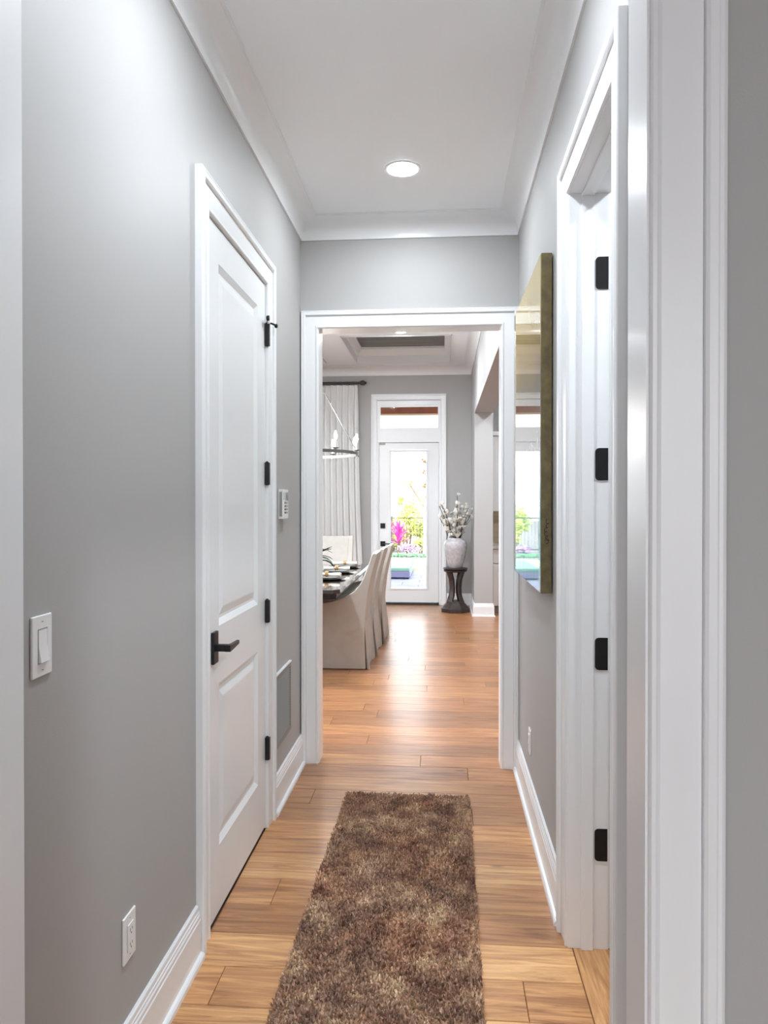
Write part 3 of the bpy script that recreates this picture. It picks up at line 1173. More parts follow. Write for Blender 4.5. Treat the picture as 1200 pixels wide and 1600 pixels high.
# return air grille
rg = thing('return_air_grille', 'grey louvred return air grille low on the left wall', 'vent', (XL, 3.605, .29), R(90))
gw, gh = .39, .355
fr = MB()
fr.box(-gw / 2, gw / 2, -.010, 0, 0, .022)
fr.box(-gw / 2, gw / 2, -.010, 0, gh - .022, gh)
fr.box(-gw / 2, -gw / 2 + .022, -.010, 0, .022, gh - .022)
fr.box(gw / 2 - .022, gw / 2, -.010, 0, .022, gh - .022)
fr.build('grille_frame', 'vent', rg)
B(-gw / 2 - .002, gw / 2 + .002, -.014, 0, gh - .001, gh + .005).build('top_lip', 'trim', rg)
B(-gw / 2 + .02, gw / 2 - .02, -.001, 0.0, .02, gh - .02).build('grille_back', 'slot', rg)
for k in range(24):
    z = .024 + k * (gh - .048) / 24
    MB().prism([(-.009, z + .000), (-.0078, z), (-.001, z + .0115), (-.0022, z + .0125)], 'X', -gw / 2 + .022, gw / 2 - .022).build('louvre', 'vent', rg)


# ------------------------------------------------------------------ dining chairs
def make_chair():
    """faces -y, back to +y; x across"""
    root = thing('dining_chair', 'x', 'chair')
    WX = .24
    # outline of the slip-covered side: rear line, top, front of back, scooped arm
    rear = [(.0, .0), (-.002, .15), (-.004, .3), (.006, .5), (.026, .68), (.055, .82), (.085, .93), (.103, 1.0)]
    top = [(.098, 1.018), (.08, 1.024), (.066, 1.018), (.056, 1.0)]
    front = [(.028, .92), (-.008, .82), (-.052, .74), (-.10, .685), (-.17, .64), (-.26, .605), (-.36, .585), (-.46, .575), (-.535, .565), (-.555, .545), (-.562, .50)]
    poly = rear + top + front + [(-.565, .25), (-.57, 0.004)]
    poly[0] = (0.004, .004)
    for s_ in (-1, 1):
        x0, x1 = sorted((s_ * (WX - .055), s_ * WX))
        MB().prism(poly, 'X', x0, x1).build('side_panel', 'linen', root, bevel=.010, seg=3)
    # back between the sides, slightly crowned at the top
    rings = []
    nz = 10
    for i in range(nz + 1):
        z = .30 + (1.02 - .30) * i / nz
        yr = np.interp(z, [p[1] for p in rear], [p[0] for p in rear]) - .002
        yf = yr - np.interp(z, [.3, .6, .9, 1.02], [.12, .10, .06, .045])
        rings.append([(-WX + .05, yf, z), (WX - .05, yf, z), (WX - .05, yr, z), (-WX + .05, yr, z)])
    MB().loft(rings).build('backrest', 'linen', root, bevel=.012, seg=2)
    sc = B(-WX + .05, WX - .05, -.55, -.09, .36, .50).build('seat', 'linen', root, bevel=.03, seg=3)
    B(-WX + .05, WX - .05, -.568, -.548, .004, .37).build('front_skirt', 'linen', root, bevel=.005)
    # rear skirt with rumpled pleats
    ring = []
    nx = 36
    rows = []
    for j in range(7):
        z = .42 - (.42 - .004) * j / 6
        row = []
        for i in range(nx + 1):
            x = -WX + .002 + (2 * WX - .004) * i / nx
            e = max(0, (abs(x) - .12) / (WX - .12))
            amp = .013 * (j / 6) * (0.25 + 1.4 * e)
            y = .003 + amp * (1 + math.sin(i * 1.35 + 0.4 * j)) * .9 + .010 * (j / 6)
            row.append((x, y, z))
        rows.append(row)
    mb = MB()
    vv = [p for r_ in rows for p in r_] + [(p[0], p[1] - .006, p[2]) for r_ in rows for p in r_]
    m_ = nx + 1
    N_ = len(rows) * m_
    ff = []
    for j in range(6):
        for i in range(nx):
            a = j * m_ + i
            ff.append((a, a + 1, a + m_ + 1, a + m_))
            ff.append((N_ + a + m_, N_ + a + m_ + 1, N_ + a + 1, N_ + a))
    for i in range(nx):
        ff.append((i + 1, i, N_ + i, N_ + i + 1))
        a = 6 * m_ + i
        ff.append((a, a + 1, N_ + a + 1, N_ + a))
    for j in range(6):
        a = j * m_
        ff.append((a, a + m_, N_ + a + m_, N_ + a))
        a = j * m_ + nx
        ff.append((a + m_, a, N_ + a, N_ + a + m_))
    mb.add(vv, ff)
    mb.build('rear_skirt', 'linen', root, smooth=True, sharp=60)
    return root


ch0 = make_chair()
spots = [(-.672, 6.68, -90, 'linen slipcovered dining chair nearest the hall opening'),
         (-.655, 7.27, -90, 'linen slipcovered dining chair in the middle of the right-hand row'),
         (-.625, 7.86, -90, 'linen slipcovered dining chair at the far end of the right-hand row'),
         (-1.35, 9.02, 0, 'linen slipcovered dining chair at the head of the table before the curtain'),
         (-2.10, 6.70, 90, 'linen slipcovered dining chair on the left table side nearest the hall'),
         (-2.10, 7.30, 90, 'linen slipcovered dining chair in the middle of the left table side'),
         (-2.10, 7.90, 90, 'linen slipcovered dining chair on the left table side nearest the curtain')]
for i, (x, y, a, lab) in enumerate(spots):
    c = ch0 if i == 0 else copy_tree(ch0)
    c.location = (x, y, 0)
    c.rotation_euler = (0, 0, R(a))
    tag(c, lab, 'chair', 'slipcovered chairs around the dining table')
    if i == 3:
        c.scale = (1.05, 1, 1.03)

# ------------------------------------------------------------------ dining table
TX0, TX1, TY0, TY1, TZ = -1.93, -.83, 5.93, 8.45, .76
tb = thing('dining_table', 'dark glossy wooden dining table set with plates', 'table', ((TX0 + TX1) / 2, (TY0 + TY1) / 2, 0))
hw, hl = (TX1 - TX0) / 2, (TY1 - TY0) / 2
c = .05
poly = [(-hw + c, -hl), (hw - c, -hl), (hw, -hl + c), (hw, hl - c), (hw - c, hl), (-hw + c, hl), (-hw, hl - c), (-hw, -hl + c)]
MB().prism(poly, 'Z', TZ - .036, TZ).build('tabletop', 'table', tb, bevel=.005)
def scaled(poly_, s_):
    return [(x * s_[0], y * s_[1]) for x, y in poly_]
MB().loft([[(x, y, TZ - .036) for x, y in scaled(poly, (.93, .965))], [(x, y, TZ - .085) for x, y in scaled(poly, (.93, .965))], [(x, y, TZ - .095) for x, y in scaled(poly, (.88, .945))],
           [(x, y, TZ - .105) for x, y in scaled(poly, (.86, .935))]]).build('apron', 'table_dark', tb, bevel=.003)
MB().loft([[(x, y, TZ - .105) for x, y in scaled(poly, (.66, .84))], [(x, y, TZ - .145) for x, y in scaled(poly, (.64, .83))]]).build('lower_apron', 'table_dark', tb, bevel=.003)
for s_ in (-1, 1):
    yb = s_ * .72
    pd = MB()
    pd.lathe([(0, .06), (.12, .06), (.12, .10), (.09, .14), (.07, .22), (.09, .36), (.11, .46), (.12, .55), (.13, .62), (0, .62)], (0, yb, 0), 24)
    pd.build('pedestal', 'table_dark', tb, smooth=True)
    B(-.12, .12, yb - .36, yb + .36, 0, .07).build('pedestal_foot', 'table_dark', tb, bevel=.015)


def place_setting(x, y, rz, where):
    grp = 'place settings on the dining table'
    o = MB().lathe([(0, 0), (.11, 0), (.172, .012), (.176, .016), (.166, .017), (.105, .006), (0, .006)], n=40).build('charger_plate', 'plate_dark', smooth=True, sharp=50)
    o.location = (x, y, TZ)
    tag(o, 'black charger plate ' + where, 'plate', grp)
    o2 = MB().lathe([(0, 0), (.085, 0), (.128, .012), (.131, .015), (.122, .016), (.08, .005), (0, .005)], n=40).build('dinner_plate', 'plate', smooth=True, sharp=50)
    o2.location = (x, y, TZ + .0075)
    tag(o2, 'grey dinner plate on the black charger ' + where, 'plate', grp)
    nk = thing('napkin', 'rolled pale napkin in a wooden ring ' + where, 'napkin', (x, y, TZ + .0265), rz, grp)
    rings = []
    for i in range(13):
        t = i / 12 * 2 - 1
        w_ = .020 + .016 * abs(t) ** .8
        h_ = .013 + .006 * abs(t)
        ring = []
        for k in range(12):
            a = 2 * PI * k / 12
            rr = 1 + .10 * math.sin(3 * a + t * 5)
            ring.append((t * .13, w_ * rr * math.cos(a), .017 + h_ * rr * math.sin(a)))
        rings.append(ring)
    MB().loft(rings).build('rolled_cloth', 'napkin', nk, smooth=True, sharp=70)
    MB().lathe([(.021, -.016), (.026, -.014), (.026, .014), (.021, .016)], (0, 0, .0215), 20, 'X', cap=False).build('napkin_ring', 'ring', nk, smooth=True)


for k, y in enumerate((6.76, 7.40, 8.02)):
    nm = ('nearest the hall', 'in the middle', 'nearest the curtain')[k]
    place_setting(-1.06, y, R(random.uniform(-8, 8)), 'on the right table side ' + nm)
    place_setting(-1.70, y, R(random.uniform(-8, 8)), 'on the left table side ' + nm)

# centrepiece plant
pl = thing('potted_plant', 'leafy green plant in a low bowl on the dining table', 'plant', (-1.33, 7.1, TZ))
MB().lathe([(0, 0), (.07, 0), (.11, .05), (.12, .10), (.108, .10), (.10, .06), (0, .05)], n=28).build('bowl', 'plate', pl, smooth=True)


def blade(length, width, droop, fold=.25, seg=6):
    """leaf growing along +x, arched, with midrib fold and thickness"""
    top_, bot = [], []
    vv, ff = [], []
    for i in range(seg + 1):
        t = i / seg
        w_ = width * (math.sin(PI * min(1, t * .9 + .08)) ** .8) * (1 - t * .3)
        x = length * t * (1 - .15 * droop * t)
        z = length * (.9 * t * (1 - droop * t))
        if i == seg:
            w_ = .001
        vv += [(x, -w_, z + w_ * fold), (x, 0, z), (x, w_, z + w_ * fold), (x, 0, z - .0025)]
    for i in range(seg):
        a = i * 4
        b_ = a + 4
        ff += [(a, b_, b_ + 1, a + 1), (a + 1, b_ + 1, b_ + 2, a + 2), (a + 2, b_ + 2, b_ + 3, a + 3), (a + 3, b_ + 3, b_, a)]
    ff += [(0, 1, 2, 3), tuple(seg * 4 + i for i in (3, 2, 1, 0))]
    return MB().add(vv, ff)


leaf_src = [blade(.31, .028, d_).build('leaf', 'leaf_dark', pl, smooth=True) for d_ in (.35, .7, .95)]
for i in range(34):
    s_ = leaf_src[i % 3]
    o = s_ if i < 3 else s_.copy()
    if i >= 3:
        COL.objects.link(o)
    o.location = (random.uniform(-.04, .04), random.uniform(-.04, .04), .08 + random.uniform(0, .06))
    o.rotation_euler = (random.uniform(-.2, .2), random.uniform(-.5, .35), i * 2.4)
    k = random.uniform(.8, 1.15)
    o.scale = (k, k, k)

# ------------------------------------------------------------------ chandelier
CHX, CHY, CHZ, CHR = -1.385, 7.1, 1.94, .575
cd = thing('ring_chandelier', 'nickel ring chandelier with lit candle bulbs above the table', 'chandelier', (CHX, CHY, CHZ))
n = 64
rings = []
for k in range(n + 1):
    a = 2 * PI * k / n
    rings.append([(rr * math.cos(a), rr * math.sin(a), z) for (rr, z) in ((CHR - .006, -.014), (CHR + .006, -.014), (CHR + .006, .014), (CHR - .006, .014))])
MB().loft(rings, cap=False).build('ring_band', 'nickel', cd)
top_z = .98
for k in range(4):
    a = R(-8 + 18 + 90 * k)
    for dd in (-.012, .012):
        da = dd / CHR
        MB().tube([(CHR * math.cos(a + da), CHR * math.sin(a + da), .0), (.03 * math.cos(a + da * 8), .03 * math.sin(a + da * 8), top_z)], .0045, 6).build('suspension_rod', 'nickel', cd, smooth=True)
    MB().tube([(CHR * math.cos(a) + .0, CHR * math.sin(a), -.014), ((CHR) * math.cos(a), (CHR) * math.sin(a), -.03)], [.008, .004], 8).build('ring_stud', 'nickel', cd)
MB().lathe([(0, top_z - .05), (.02, top_z - .04), (.045, top_z), (.035, top_z + .05), (.012, top_z + .09), (.010, ZD - CHZ - .02), (0, ZD - CHZ - .02)], n=20).build('hub_stem', 'nickel', cd, smooth=True)
MB().lathe([(0, ZD - CHZ - .03), (.06, ZD - CHZ - .03), (.07, ZD - CHZ - .005), (.07, ZD - CHZ), (0, ZD - CHZ)], n=24).build('ceiling_canopy', 'nickel', cd, smooth=True)
for k in range(10):
    a = R(-8 + 36 * k)
    x, y = CHR * math.cos(a), CHR * math.sin(a)
    hd = MB().lathe([(0, -.03), (.006, -.028), (.009, -.018), (.006, .012), (.006, .018), (.030, .024), (.034, .031), (.012, .031), (0, .031)], (x, y, 0), 18).build('candle_cup', 'nickel', cd, smooth=True)
    MB().lathe([(0, .03), (.010, .03), (.010, .105), (0, .105)], (x, y, 0), 12).build('candle_sleeve', 'candle', hd, smooth=True)
    MB().lathe([(0, .105), (.008, .106), (.015, .125), (.016, .140), (.010, .165), (.003, .182), (0, .184)], (x, y, 0), 12).build('flame_bulb', 'bulb', hd, smooth=True)
ld = bpy.data.lights.new('chandelier_glow', 'POINT')
ld.energy = 22
ld.color = (1, .96, .9)
ld.shadow_soft_size = .3
lo = bpy.data.objects.new('chandelier_glow', ld)
COL.objects.link(lo)
lo.parent = cd
lo.location = (0, 0, .2)

# ------------------------------------------------------------------ curtain rod and curtains
rod = thing('curtain_rod', 'dark curtain rod with ball finials on the far wall', 'curtain rod', (-2.3, YF - .11, 3.165))
MB().tube([(-1.18, 0, 0), (1.14, 0, 0)], .017, 14).build('rod', 'rod', rod, smooth=True)
for s_ in (-1, 1):
    x = 1.15 if s_ > 0 else -1.19
    MB().lathe([(0, -.045), (.018, -.040), (.033, -.020), (.036, 0), (.033, .02), (.022, .034), (.014, .04), (.020, .046), (.020, .056), (0, .058)], (x + .02 * s_, 0, 0), 20, 'X').build('finial', 'rod', rod, smooth=True)
    MB().tube([(x - s_ * .17, 0, -.02), (x - s_ * .17, .105, -.03)], .010, 8).build('rod_bracket', 'rod', rod)


def curtain(x0, x1, name_label, flare):
    t = thing('curtain', name_label, 'curtain', (0, YF - .11, .012), 0, 'curtains at the far window')
    H = 3.12
    nx, nz = 150, 24
    pl_ = 9
    vv = []
    for j in range(nz + 1):
        z = H * j / nz
        tz = 1 - j / nz
        xr = x1 + flare * tz ** 2.2
        for i in range(nx + 1):
            u = i / nx
            x = x0 + (xr - x0) * u
            ph = u * pl_ * 2 * PI
            pinch = max(0, 1 - tz / .12)
            amp = .038 * (1 - .55 * pinch)
            y = amp * (math.sin(ph) + .35 * math.sin(ph * 2.03 + 1.0 + tz) + .25 * pinch * math.sin(3 * ph)) + .010 * math.sin(u * 7 + tz * 3)
            vv.append((x + .010 * math.cos(ph) * (1 - pinch), y, z))
    m_ = nx + 1
    ff = [(j * m_ + i, j * m_ + i + 1, (j + 1) * m_ + i + 1, (j + 1) * m_ + i) for j in range(nz) for i in range(nx)]
    N_ = len(vv)
    vv2 = vv + [(p[0], p[1] + .004, p[2]) for p in vv]
    f2 = ff + [tuple(N_ + q for q in reversed(f)) for f in ff]
    for j in range(nz):
        for i in (0, nx):
            a = j * m_ + i
            f2.append((a, a + m_, N_ + a + m_, N_ + a))
    for i in range(nx):
        for j in (0, nz):
            a = j * m_ + i
            f2.append((a, a + 1, N_ + a + 1, N_ + a))
    MB().add(vv2, f2).build('curtain_cloth', 'curtain', t, smooth=True, sharp=80)
    for k in range(pl_):
        x = x0 + (x1 - x0) * (k + .25) / pl_
        rr = []
        for q in range(17):
            a = 2 * PI * q / 16
            rr.append((x, .023 * math.cos(a), H + .033 + .023 * math.sin(a)))
        MB().tube(rr, .003, 6).build('curtain_ring', 'rod', t, smooth=True)
    return t


curtain(-1.98, -1.20, 'white pleated floor length curtain beside the garden door', .09)
curtain(-3.42, -2.9, 'white pleated curtain on the far left of the window', .0)

# ------------------------------------------------------------------ plant stand, vase and magnolia branches
SX, SY = .178, 9.98
sd = thing('plant_stand', 'dark wooden round-top plant stand beside the garden door', 'plant stand', (SX, SY, 0))
MB().lathe([(0, .535), (.145, .535), (.158, .545), (.160, .556), (.150, .562), (.164, .570), (.168, .580), (.160, .588), (0, .588)], n=40).build('stand_top', 'stand', sd, smooth=True)
oc = [(math.cos(R(22.5 + 45 * k)), math.sin(R(22.5 + 45 * k))) for k in range(8)]
MB().loft([[(x * .205, y * .205, 0) for x, y in oc], [(x * .205, y * .205, .05) for x, y in oc], [(x * .185, y * .185, .065) for x, y in oc],
           [(x * .13, y * .13, .12) for x, y in oc], [(x * .125, y * .125, .145) for x, y in oc]]).build('stand_base', 'stand', sd, bevel=.004)
for k in range(4):
    a = R(45 + 90 * k + 8)
    pts = []
    for (rr, z) in ((.105, .14), (.072, .22), (.062, .32), (.075, .43), (.118, .54)):
        pts.append((rr, z))
    d = Vector((math.cos(a), math.sin(a), 0))
    s_ = Vector((-math.sin(a), math.cos(a), 0))
    rings = []
    for (rr, z) in pts:
        c0 = d * rr + Vector((0, 0, z))
        hw_, ht = .030, .018
        rings.append([tuple(c0 + s_ * hw_ + d * ht), tuple(c0 - s_ * hw_ + d * ht), tuple(c0 - s_ * hw_ - d * ht), tuple(c0 + s_ * hw_ - d * ht)])
    MB().loft(rings).build('stand_leg', 'stand', sd, bevel=.004, smooth=True)
vz = MB().lathe([(0, 0), (.088, 0), (.094, .008), (.112, .07), (.138, .17), (.156, .27), (.158, .31), (.148, .35), (.122, .375), (.104, .380), (.106, .396), (.100, .402),
                 (.090, .398), (.092, .378), (.12, .34), (.13, .28), (.11, .15), (.08, .03), (0, .02)], n=48).build('vase', 'vase', smooth=True, sharp=60)
vz.location = (SX, SY, .588)
tag(vz, 'grey glazed ceramic vase on the dark plant stand', 'vase')


def petal_flower(seed):
    rnd = random.Random(seed)
    mb = MB()
    for k in range(6):
        a = k * PI / 3 + rnd.uniform(-.2, .2)
        op = rnd.uniform(.25, .75)
        L_ = rnd.uniform(.030, .040)
        vv = []
        for (t, w_) in ((0, .004), (.35, .013), (.7, .015), (1, .003)):
            rad = L_ * t * math.sin(op) + .010 * t * (1 - t)
            z = L_ * t * math.cos(op)
            for sg_ in (-1, 1):
                vv.append((rad * math.cos(a) - sg_ * w_ * math.sin(a), rad * math.sin(a) + sg_ * w_ * math.cos(a), z))
        o_ = len(vv)
        vv += [(p[0], p[1], p[2] - .0015) for p in vv]
        ff = []
        for i in range(3):
            q = i * 2
            ff += [(q, q + 1, q + 3, q + 2), (o_ + q + 2, o_ + q + 3, o_ + q + 1, o_ + q)]
            ff += [(q, q + 2, o_ + q + 2, o_ + q), (q + 1, o_ + q + 1, o_ + q + 3, q + 3)]
        mb.add(vv, ff)
    mb.lathe([(0, -.004), (.005, -.003), (.006, .004), (0, .010)], n=6)
    return mb


flower_src = []
branches = []
tips = []
branch_lab = 'dark twig with white magnolia blossoms standing in the grey vase'
rnd = random.Random(21)
for k in range(17):
    t = thing('magnolia_branch', branch_lab, 'flowers', (SX, SY, .60), 0, 'magnolia branches in the vase')
    branches.append(t)
    a = k * 2.399 + rnd.uniform(-.3, .3)
    H = rnd.uniform(.62, .84) if k % 3 else rnd.uniform(.50, .66)
    sp = rnd.uniform(.14, .32) if k != 0 else .03
    if k == 0:
        H = .93
    d = Vector((math.cos(a), math.sin(a) * .55, 0))
    pts = []
    bend = rnd.uniform(-.03, .03)
    for i in range(8):
        u = i / 7
        rad = .055 * (1 - u) * (1 if u < .4 else .9) + sp * max(0, u - .3) ** 1.3 * 1.6
        side = Vector((-d.y, d.x, 0)) * bend * math.sin(u * 6)
        pts.append(d * rad + side + Vector((rnd.uniform(-.006, .006), rnd.uniform(-.006, .006), .03 + H * u)))
    MB().tube(pts, [.0080 - .0045 * i / 7 for i in range(8)], 6).build('twig', 'twig', t, smooth=True)
    tips.append(pts[7].x)
    # side twigs
    for q in range(2):
        i0 = rnd.choice((3, 4, 5))
        p0 = pts[i0]
        dv = Vector((rnd.uniform(-1, 1), rnd.uniform(-.6, .6), rnd.uniform(.6, 1.3))).normalized()
        MB().tube([p0, p0 + dv * .05, p0 + dv * .11 + Vector((0, 0, .015))], [.0035, .0028, .002], 5).build('side_twig', 'twig', t)
        pts.append(p0 + dv * .11 + Vector((0, 0, .015)))
    sel = [5, 6, 7, 8, 9, 4]
    for q, i in enumerate(sel):
        if i == 4 and k % 2:
            continue
        if len(flower_src) < 4:
            o = petal_flower(k * 10 + q).build('blossom', 'petal', t)
            flower_src.append(o)
        else:
            o = rnd.choice(flower_src).copy()
            COL.objects.link(o)
            o.parent = t
        o.location = pts[i] + Vector((rnd.uniform(-.012, .012), rnd.uniform(-.012, .012), 0))
        o.rotation_euler = (rnd.uniform(-.9, .9), rnd.uniform(-.9, .9), rnd.uniform(0, 6))
        s_ = rnd.uniform(1.4, 2.2) if i < 7 else rnd.uniform(.8, 1.4)
        o.scale = (s_, s_, s_)

order = ['leftmost', 'second', 'third', 'fourth', 'fifth', 'sixth', 'seventh', 'eighth', 'ninth', 'tenth', 'eleventh', 'twelfth', 'thirteenth', 'fourteenth', 'fifteenth', 'sixteenth', 'rightmost']
for w_, i in zip(order, sorted(range(len(tips)), key=lambda q: tips[q])):
    branches[i]['label'] = 'white blossomed magnolia twig in the grey vase, ' + w_ + (' by its tip' if w_ in ('leftmost', 'rightmost') else ' from the left by its tip')

# ------------------------------------------------------------------ kitchen beyond the passage
kb = thing('base_cabinet', 'white base cabinet beyond the passage on the right', 'cabinet', (KX + .012, 9.78, 0))
B(0, 1.2, .02, .78, .10, .855).build('cabinet_body', 'cab', kb)
B(0, 1.2, .07, .78, 0, .10).build('toe_kick', 'toe', kb)
for i in range(2):
    x0 = .004 + i * .6
    dr = B(x0, x0 + .592, 0, .02, .11, .66).build('cabinet_door', 'cab', kb, bevel=.003)
    rect_frame(x0 + .06, x0 + .532, .17, .60, .012, -.002, .004).build('door_moulding', 'cab', dr)
    dw = B(x0, x0 + .592, 0, .02, .67, .85).build('drawer', 'cab', kb, bevel=.003)
    MB().tube([(x0 + .22, 0, .76), (x0 + .22, -.03, .76), (x0 + .37, -.03, .76), (x0 + .37, 0, .76)], .005, 6).build('drawer_pull', 'nickel', dw)
    MB().tube([(x0 + .54 - i * .49, 0, .48), (x0 + .54 - i * .49, -.03, .48), (x0 + .54 - i * .49, -.03, .62), (x0 + .54 - i * .49, 0, .62)], .005, 6).build('door_pull', 'nickel', dr)
ct = B(KX + .004, KX + 1.24, 9.755, YF - .004, .856, .892).build('countertop', 'counter', bevel=.003)
tag(ct, 'pale stone countertop on the white base cabinet', 'countertop')
ku = thing('upper_cabinet', 'tall white upper cabinet above the kitchen counter', 'cabinet', (KX + .012, 10.2, 1.345))
B(0, 1.2, .02, .375, 0, 1.03).build('cabinet_body', 'cab', ku)
B(-.004, 1.21, -.025, .375, 1.03, 1.09).build('cornice', 'cab', ku, bevel=.008)
for i in range(2):
    x0 = .004 + i * .6
    dr = B(x0, x0 + .592, 0, .02, .004, 1.02).build('cabinet_door', 'cab', ku, bevel=.003)
    rect_frame(x0 + .06, x0 + .532, .07, .95, .012, -.002, .004).build('door_moulding', 'cab', dr)
bs = thing('backsplash', 'cream tiled backsplash between the kitchen cabinets', 'backsplash', (KX + .004, YF - .004, .893))
for r_ in range(6):
    for q in range(8):
        x0 = q * .155
        B(x0 + .001, x0 + .153, -.008, 0, r_ * .075 + .001, r_ * .075 + .073).build('tile', 'tile', bs)

# ------------------------------------------------------------------ covered patio and garden
G = -.05
gnd = MB()
gnd.box(-30, 30, -30, 60, G - .3, G - .08)
gnd.box(-14, 12, YF + .15, 60, G - .08, G - .03)
struct(gnd.build('ground', 'soil'))
lawn = B(-12, 10, 15.65, 19.75, G - .03, G - .005).build('lawn', 'lawn')
tag(lawn, 'bright sunlit lawn beyond the patio', 'lawn', kind='stuff')
patio = struct(B(-4.5, 3.5, YF + .15, 15.65, G - .03, G - .012).build('patio_base', 'soil'), 'pale paved patio behind the garden door')
for i in range(12):
    y0 = YF + .16 + i * .4575
    for j in range(6):
        x0 = -2.6 + j * .62 + (.31 if i % 2 else 0)
        B(x0 + .004, x0 + .616, y0 + .004, y0 + .4535, G - .012, G + random.uniform(-.001, .002)).build('paver', 'paver', patio, bevel=.004, seg=1)
# porch roof
struct(B(-4.6, 3.6, YF + .15, 14.35, 3.30, 3.42).build('porch_ceiling', 'soffit'))
bm_ = B(-4.6, 3.6, 14.0, 14.30, 3.14, 3.30).build('porch_beam', 'beam')
struct(bm_, 'orange brown wooden porch beam seen through the transom')
for x in (-4.4, 3.4):
    struct(B(x - .12, x + .12, 14.03, 14.27, G - .02, 3.14).build('porch_post', 'trim'))
# low chaise
cs = thing('chaise_lounge', 'low lilac patio chaise with mint green cushion', 'chaise', (-.985, 15.78 - .0, G))
B(-.355, .355, -1.25, 1.15, .03, .15).build('chaise_base', 'chaise', cs, bevel=.015)
B(-.345, .345, -1.23, 1.13, .15, .22).build('cushion', 'cushion', cs, bevel=.02, seg=3)
for sx in (-.3, .3):
    for sy in (-1.15, 1.05):
        B(sx - .03, sx + .03, sy - .03, sy + .03, 0, .03).build('chaise_foot', 'slot', cs)
# low hedge border
def leaf_cloud(centers, n, size, flat=1.0, rnd=None):
    rnd = rnd or random
    mb = MB()
    vv, ff = [], []
    for _ in range(n):
        cx_, cy_, cz_, rx, ry, rz_ = rnd.choice(centers)
        while True:
            p = Vector((rnd.uniform(-1, 1), rnd.uniform(-1, 1), rnd.uniform(-1, 1)))
            if .35 < p.length < 1:
                break
        p = Vector((cx_ + p.x * rx, cy_ + p.y * ry, cz_ + p.z * rz_))
        u = Vector((rnd.gauss(0, 1), rnd.gauss(0, 1), rnd.gauss(0, 1))).normalized()
        w_ = u.orthogonal().normalized()
        s_ = size * rnd.uniform(.6, 1.4)
        o_ = len(vv)
        vv += [tuple(p - u * s_), tuple(p + w_ * s_ * .4), tuple(p + u * s_), tuple(p - w_ * s_ * .4)]
        ff.append((o_, o_ + 1, o_ + 2, o_ + 3))
    return mb.add(vv, ff)


def shrub(name, label, x, y, h, rx, m, n=900, size=.05, cat='shrub', ry=None, group=None, stems=3):
    t = thing(name, label, cat, (x, y, G), 0, group)
    ry = ry or rx
    rr = random.Random(hash(label) % 1000 if False else int(x * 100 + y * 7) % 977)
    cs_ = [(rr.uniform(-.5, .5) * rx, rr.uniform(-.5, .5) * ry, h * rr.uniform(.35, .8), rx * .55, ry * .55, h * .28) for _ in range(9)]
    f = leaf_cloud(cs_, n, size, rnd=rr).build('foliage', m, t)
    f['kind'] = 'stuff'
    for k in range(stems):
        a = k * 2.1
        MB().tube([(0.05 * math.cos(a), .05 * math.sin(a), 0), (rx * .2 * math.cos(a), ry * .2 * math.sin(a), h * .3), (rx * .35 * math.cos(a), ry * .35 * math.sin(a), h * .7)], [.03, .02, .008], 6).build('stem', 'boot', t)
    return t


hd = thing('border_hedge', 'clipped low green border hedge at the end of the lawn', 'hedge', (-.9, 20.0, G))
f = leaf_cloud([(x * .25 - 3, 0, .075, .2, .15, .05) for x in range(25)], 5000, .035).build('foliage', 'hedge', hd)
f['kind'] = 'stuff'
# fence
fn = thing('metal_fence', 'dark metal picket fence across the garden', 'fence', (-1.2, 22.0, G))
FH = 1.05
for z in (.10, FH - .02):
    B(-3, 2.0, -.015, .015, z, z + .03).build('fence_rail', 'fence', fn)
pk = None
for k in range(50):
    x = -2.95 + k * .1
    if pk is None:
        pk = B(-.008, .008, -.008, .008, .02, FH - .02).build('picket', 'fence', fn)
        o = pk
    else:
        o = pk.copy()
        COL.objects.link(o)
    o.location = (x, 0, 0)
for x in (-3, -.3, 2.0):
    B(x - .025, x + .025, -.025, .025, 0, FH + .04).build('fence_post', 'fence', fn, bevel=.004)
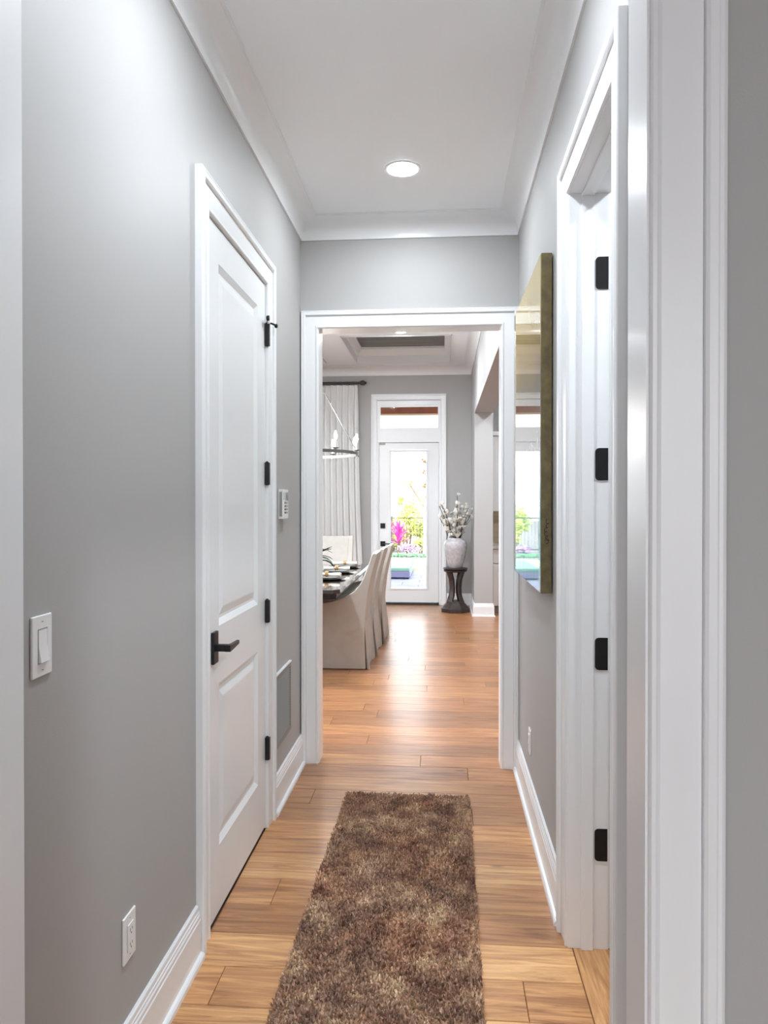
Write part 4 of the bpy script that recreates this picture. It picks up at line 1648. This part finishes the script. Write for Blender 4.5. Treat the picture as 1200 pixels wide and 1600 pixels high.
# magenta cordyline
co = thing('cordyline', 'magenta spiky cordyline plant in front of the fence', 'plant', (-1.24, 20.9, G))
MB().tube([(0, 0, 0), (.02, 0, .3), (0.0, 0, .62)], [.03, .025, .02], 8).build('stem', 'boot', co)
lsrc = [blade(.42, .028, d_, .3).build('leaf', 'leaf_pink', co, smooth=True) for d_ in (.15, .5, .85)]
for i in range(60):
    o = lsrc[i % 3] if i < 3 else lsrc[i % 3].copy()
    if i >= 3:
        COL.objects.link(o)
    o.location = (.01, 0, .30 + .36 * (i / 60))
    o.rotation_euler = (0, -.5 + .9 * random.random() - .4 * (i / 60), i * 2.4)
shrub('mauve_groundcover', 'low mauve bedding plant at the foot of the magenta cordyline', -.95, 20.75, .34, .36, 'leaf_mauve', 420, .04, 'plant')
shrub('mauve_groundcover', 'small mauve bedding plant left of the cordyline', -1.75, 20.8, .3, .3, 'leaf_mauve', 400, .04, 'plant')
shrub('yellow_shrub', 'yellow green shrub growing behind the fence near the slim tree', -.60, 22.7, 1.15, .36, 'leaf_yellow', 1800, .05)
shrub('yellow_shrub', 'yellow green shrub behind the fence and the cordyline', -1.55, 22.9, 1.0, .5, 'leaf_yellow', 1800, .05)
shrub('bushy_tree', 'bright green bushy tree rising above the fence', -1.15, 25.0, 1.75, .6, 'leaf_yellow', 1500, .07, 'tree')
shrub('bushy_tree', 'loose green tree at the left edge behind the fence', -2.1, 26.0, 1.55, .6, 'leaf_green', 1000, .07, 'tree')
shrub('orange_shrub', 'small orange tinted shrub at the foot of the slim tree', -.62, 21.35, .5, .2, 'leaf_yellow', 400, .05)
# slim tree with leaf tufts up its thin upper stem
pm = thing('slim_tree', 'slim garden tree with a pale thick foot right of the fence', 'tree', (-.47, 20.75, G))
MB().tube([(0, 0, 0), (.02, 0, .6), (.02, 0, 1.2), (0, 0, 1.35), (-.03, 0, 1.9), (.0, 0, 2.4), (-.03, 0, 2.9)], [.085, .075, .07, .03, .022, .016, .006], 12).build('trunk', 'trunk', pm, smooth=True)
for k in range(4):
    z = 1.62 + k * .36
    tu = leaf_cloud([(-.02, 0, z, .09, .09, .10)], 26, .05).build('leaf_tuft', 'boot', pm)
    tu['kind'] = 'stuff'
# slanting bare tree behind
tt = thing('bare_tree', 'thin leaning bare tree behind the fence', 'tree', (-.2, 26, G))
MB().tube([(0, 0, 0), (-.35, 0, 1.2), (-.95, 0, 2.15)], [.05, .035, .02], 7).build('trunk', 'boot', tt, smooth=True)
MB().tube([(-.95, 0, 2.15), (-1.05, 0, 1.9), (-1.2, 0, 1.6)], [.018, .014, .008], 6).build('branch', 'boot', tt)
f = leaf_cloud([(-1.0, 0, 2.2, .35, .3, .12), (-1.25, 0, 1.55, .12, .12, .18)], 260, .05).build('foliage', 'leaf_green', tt)
f['kind'] = 'stuff'
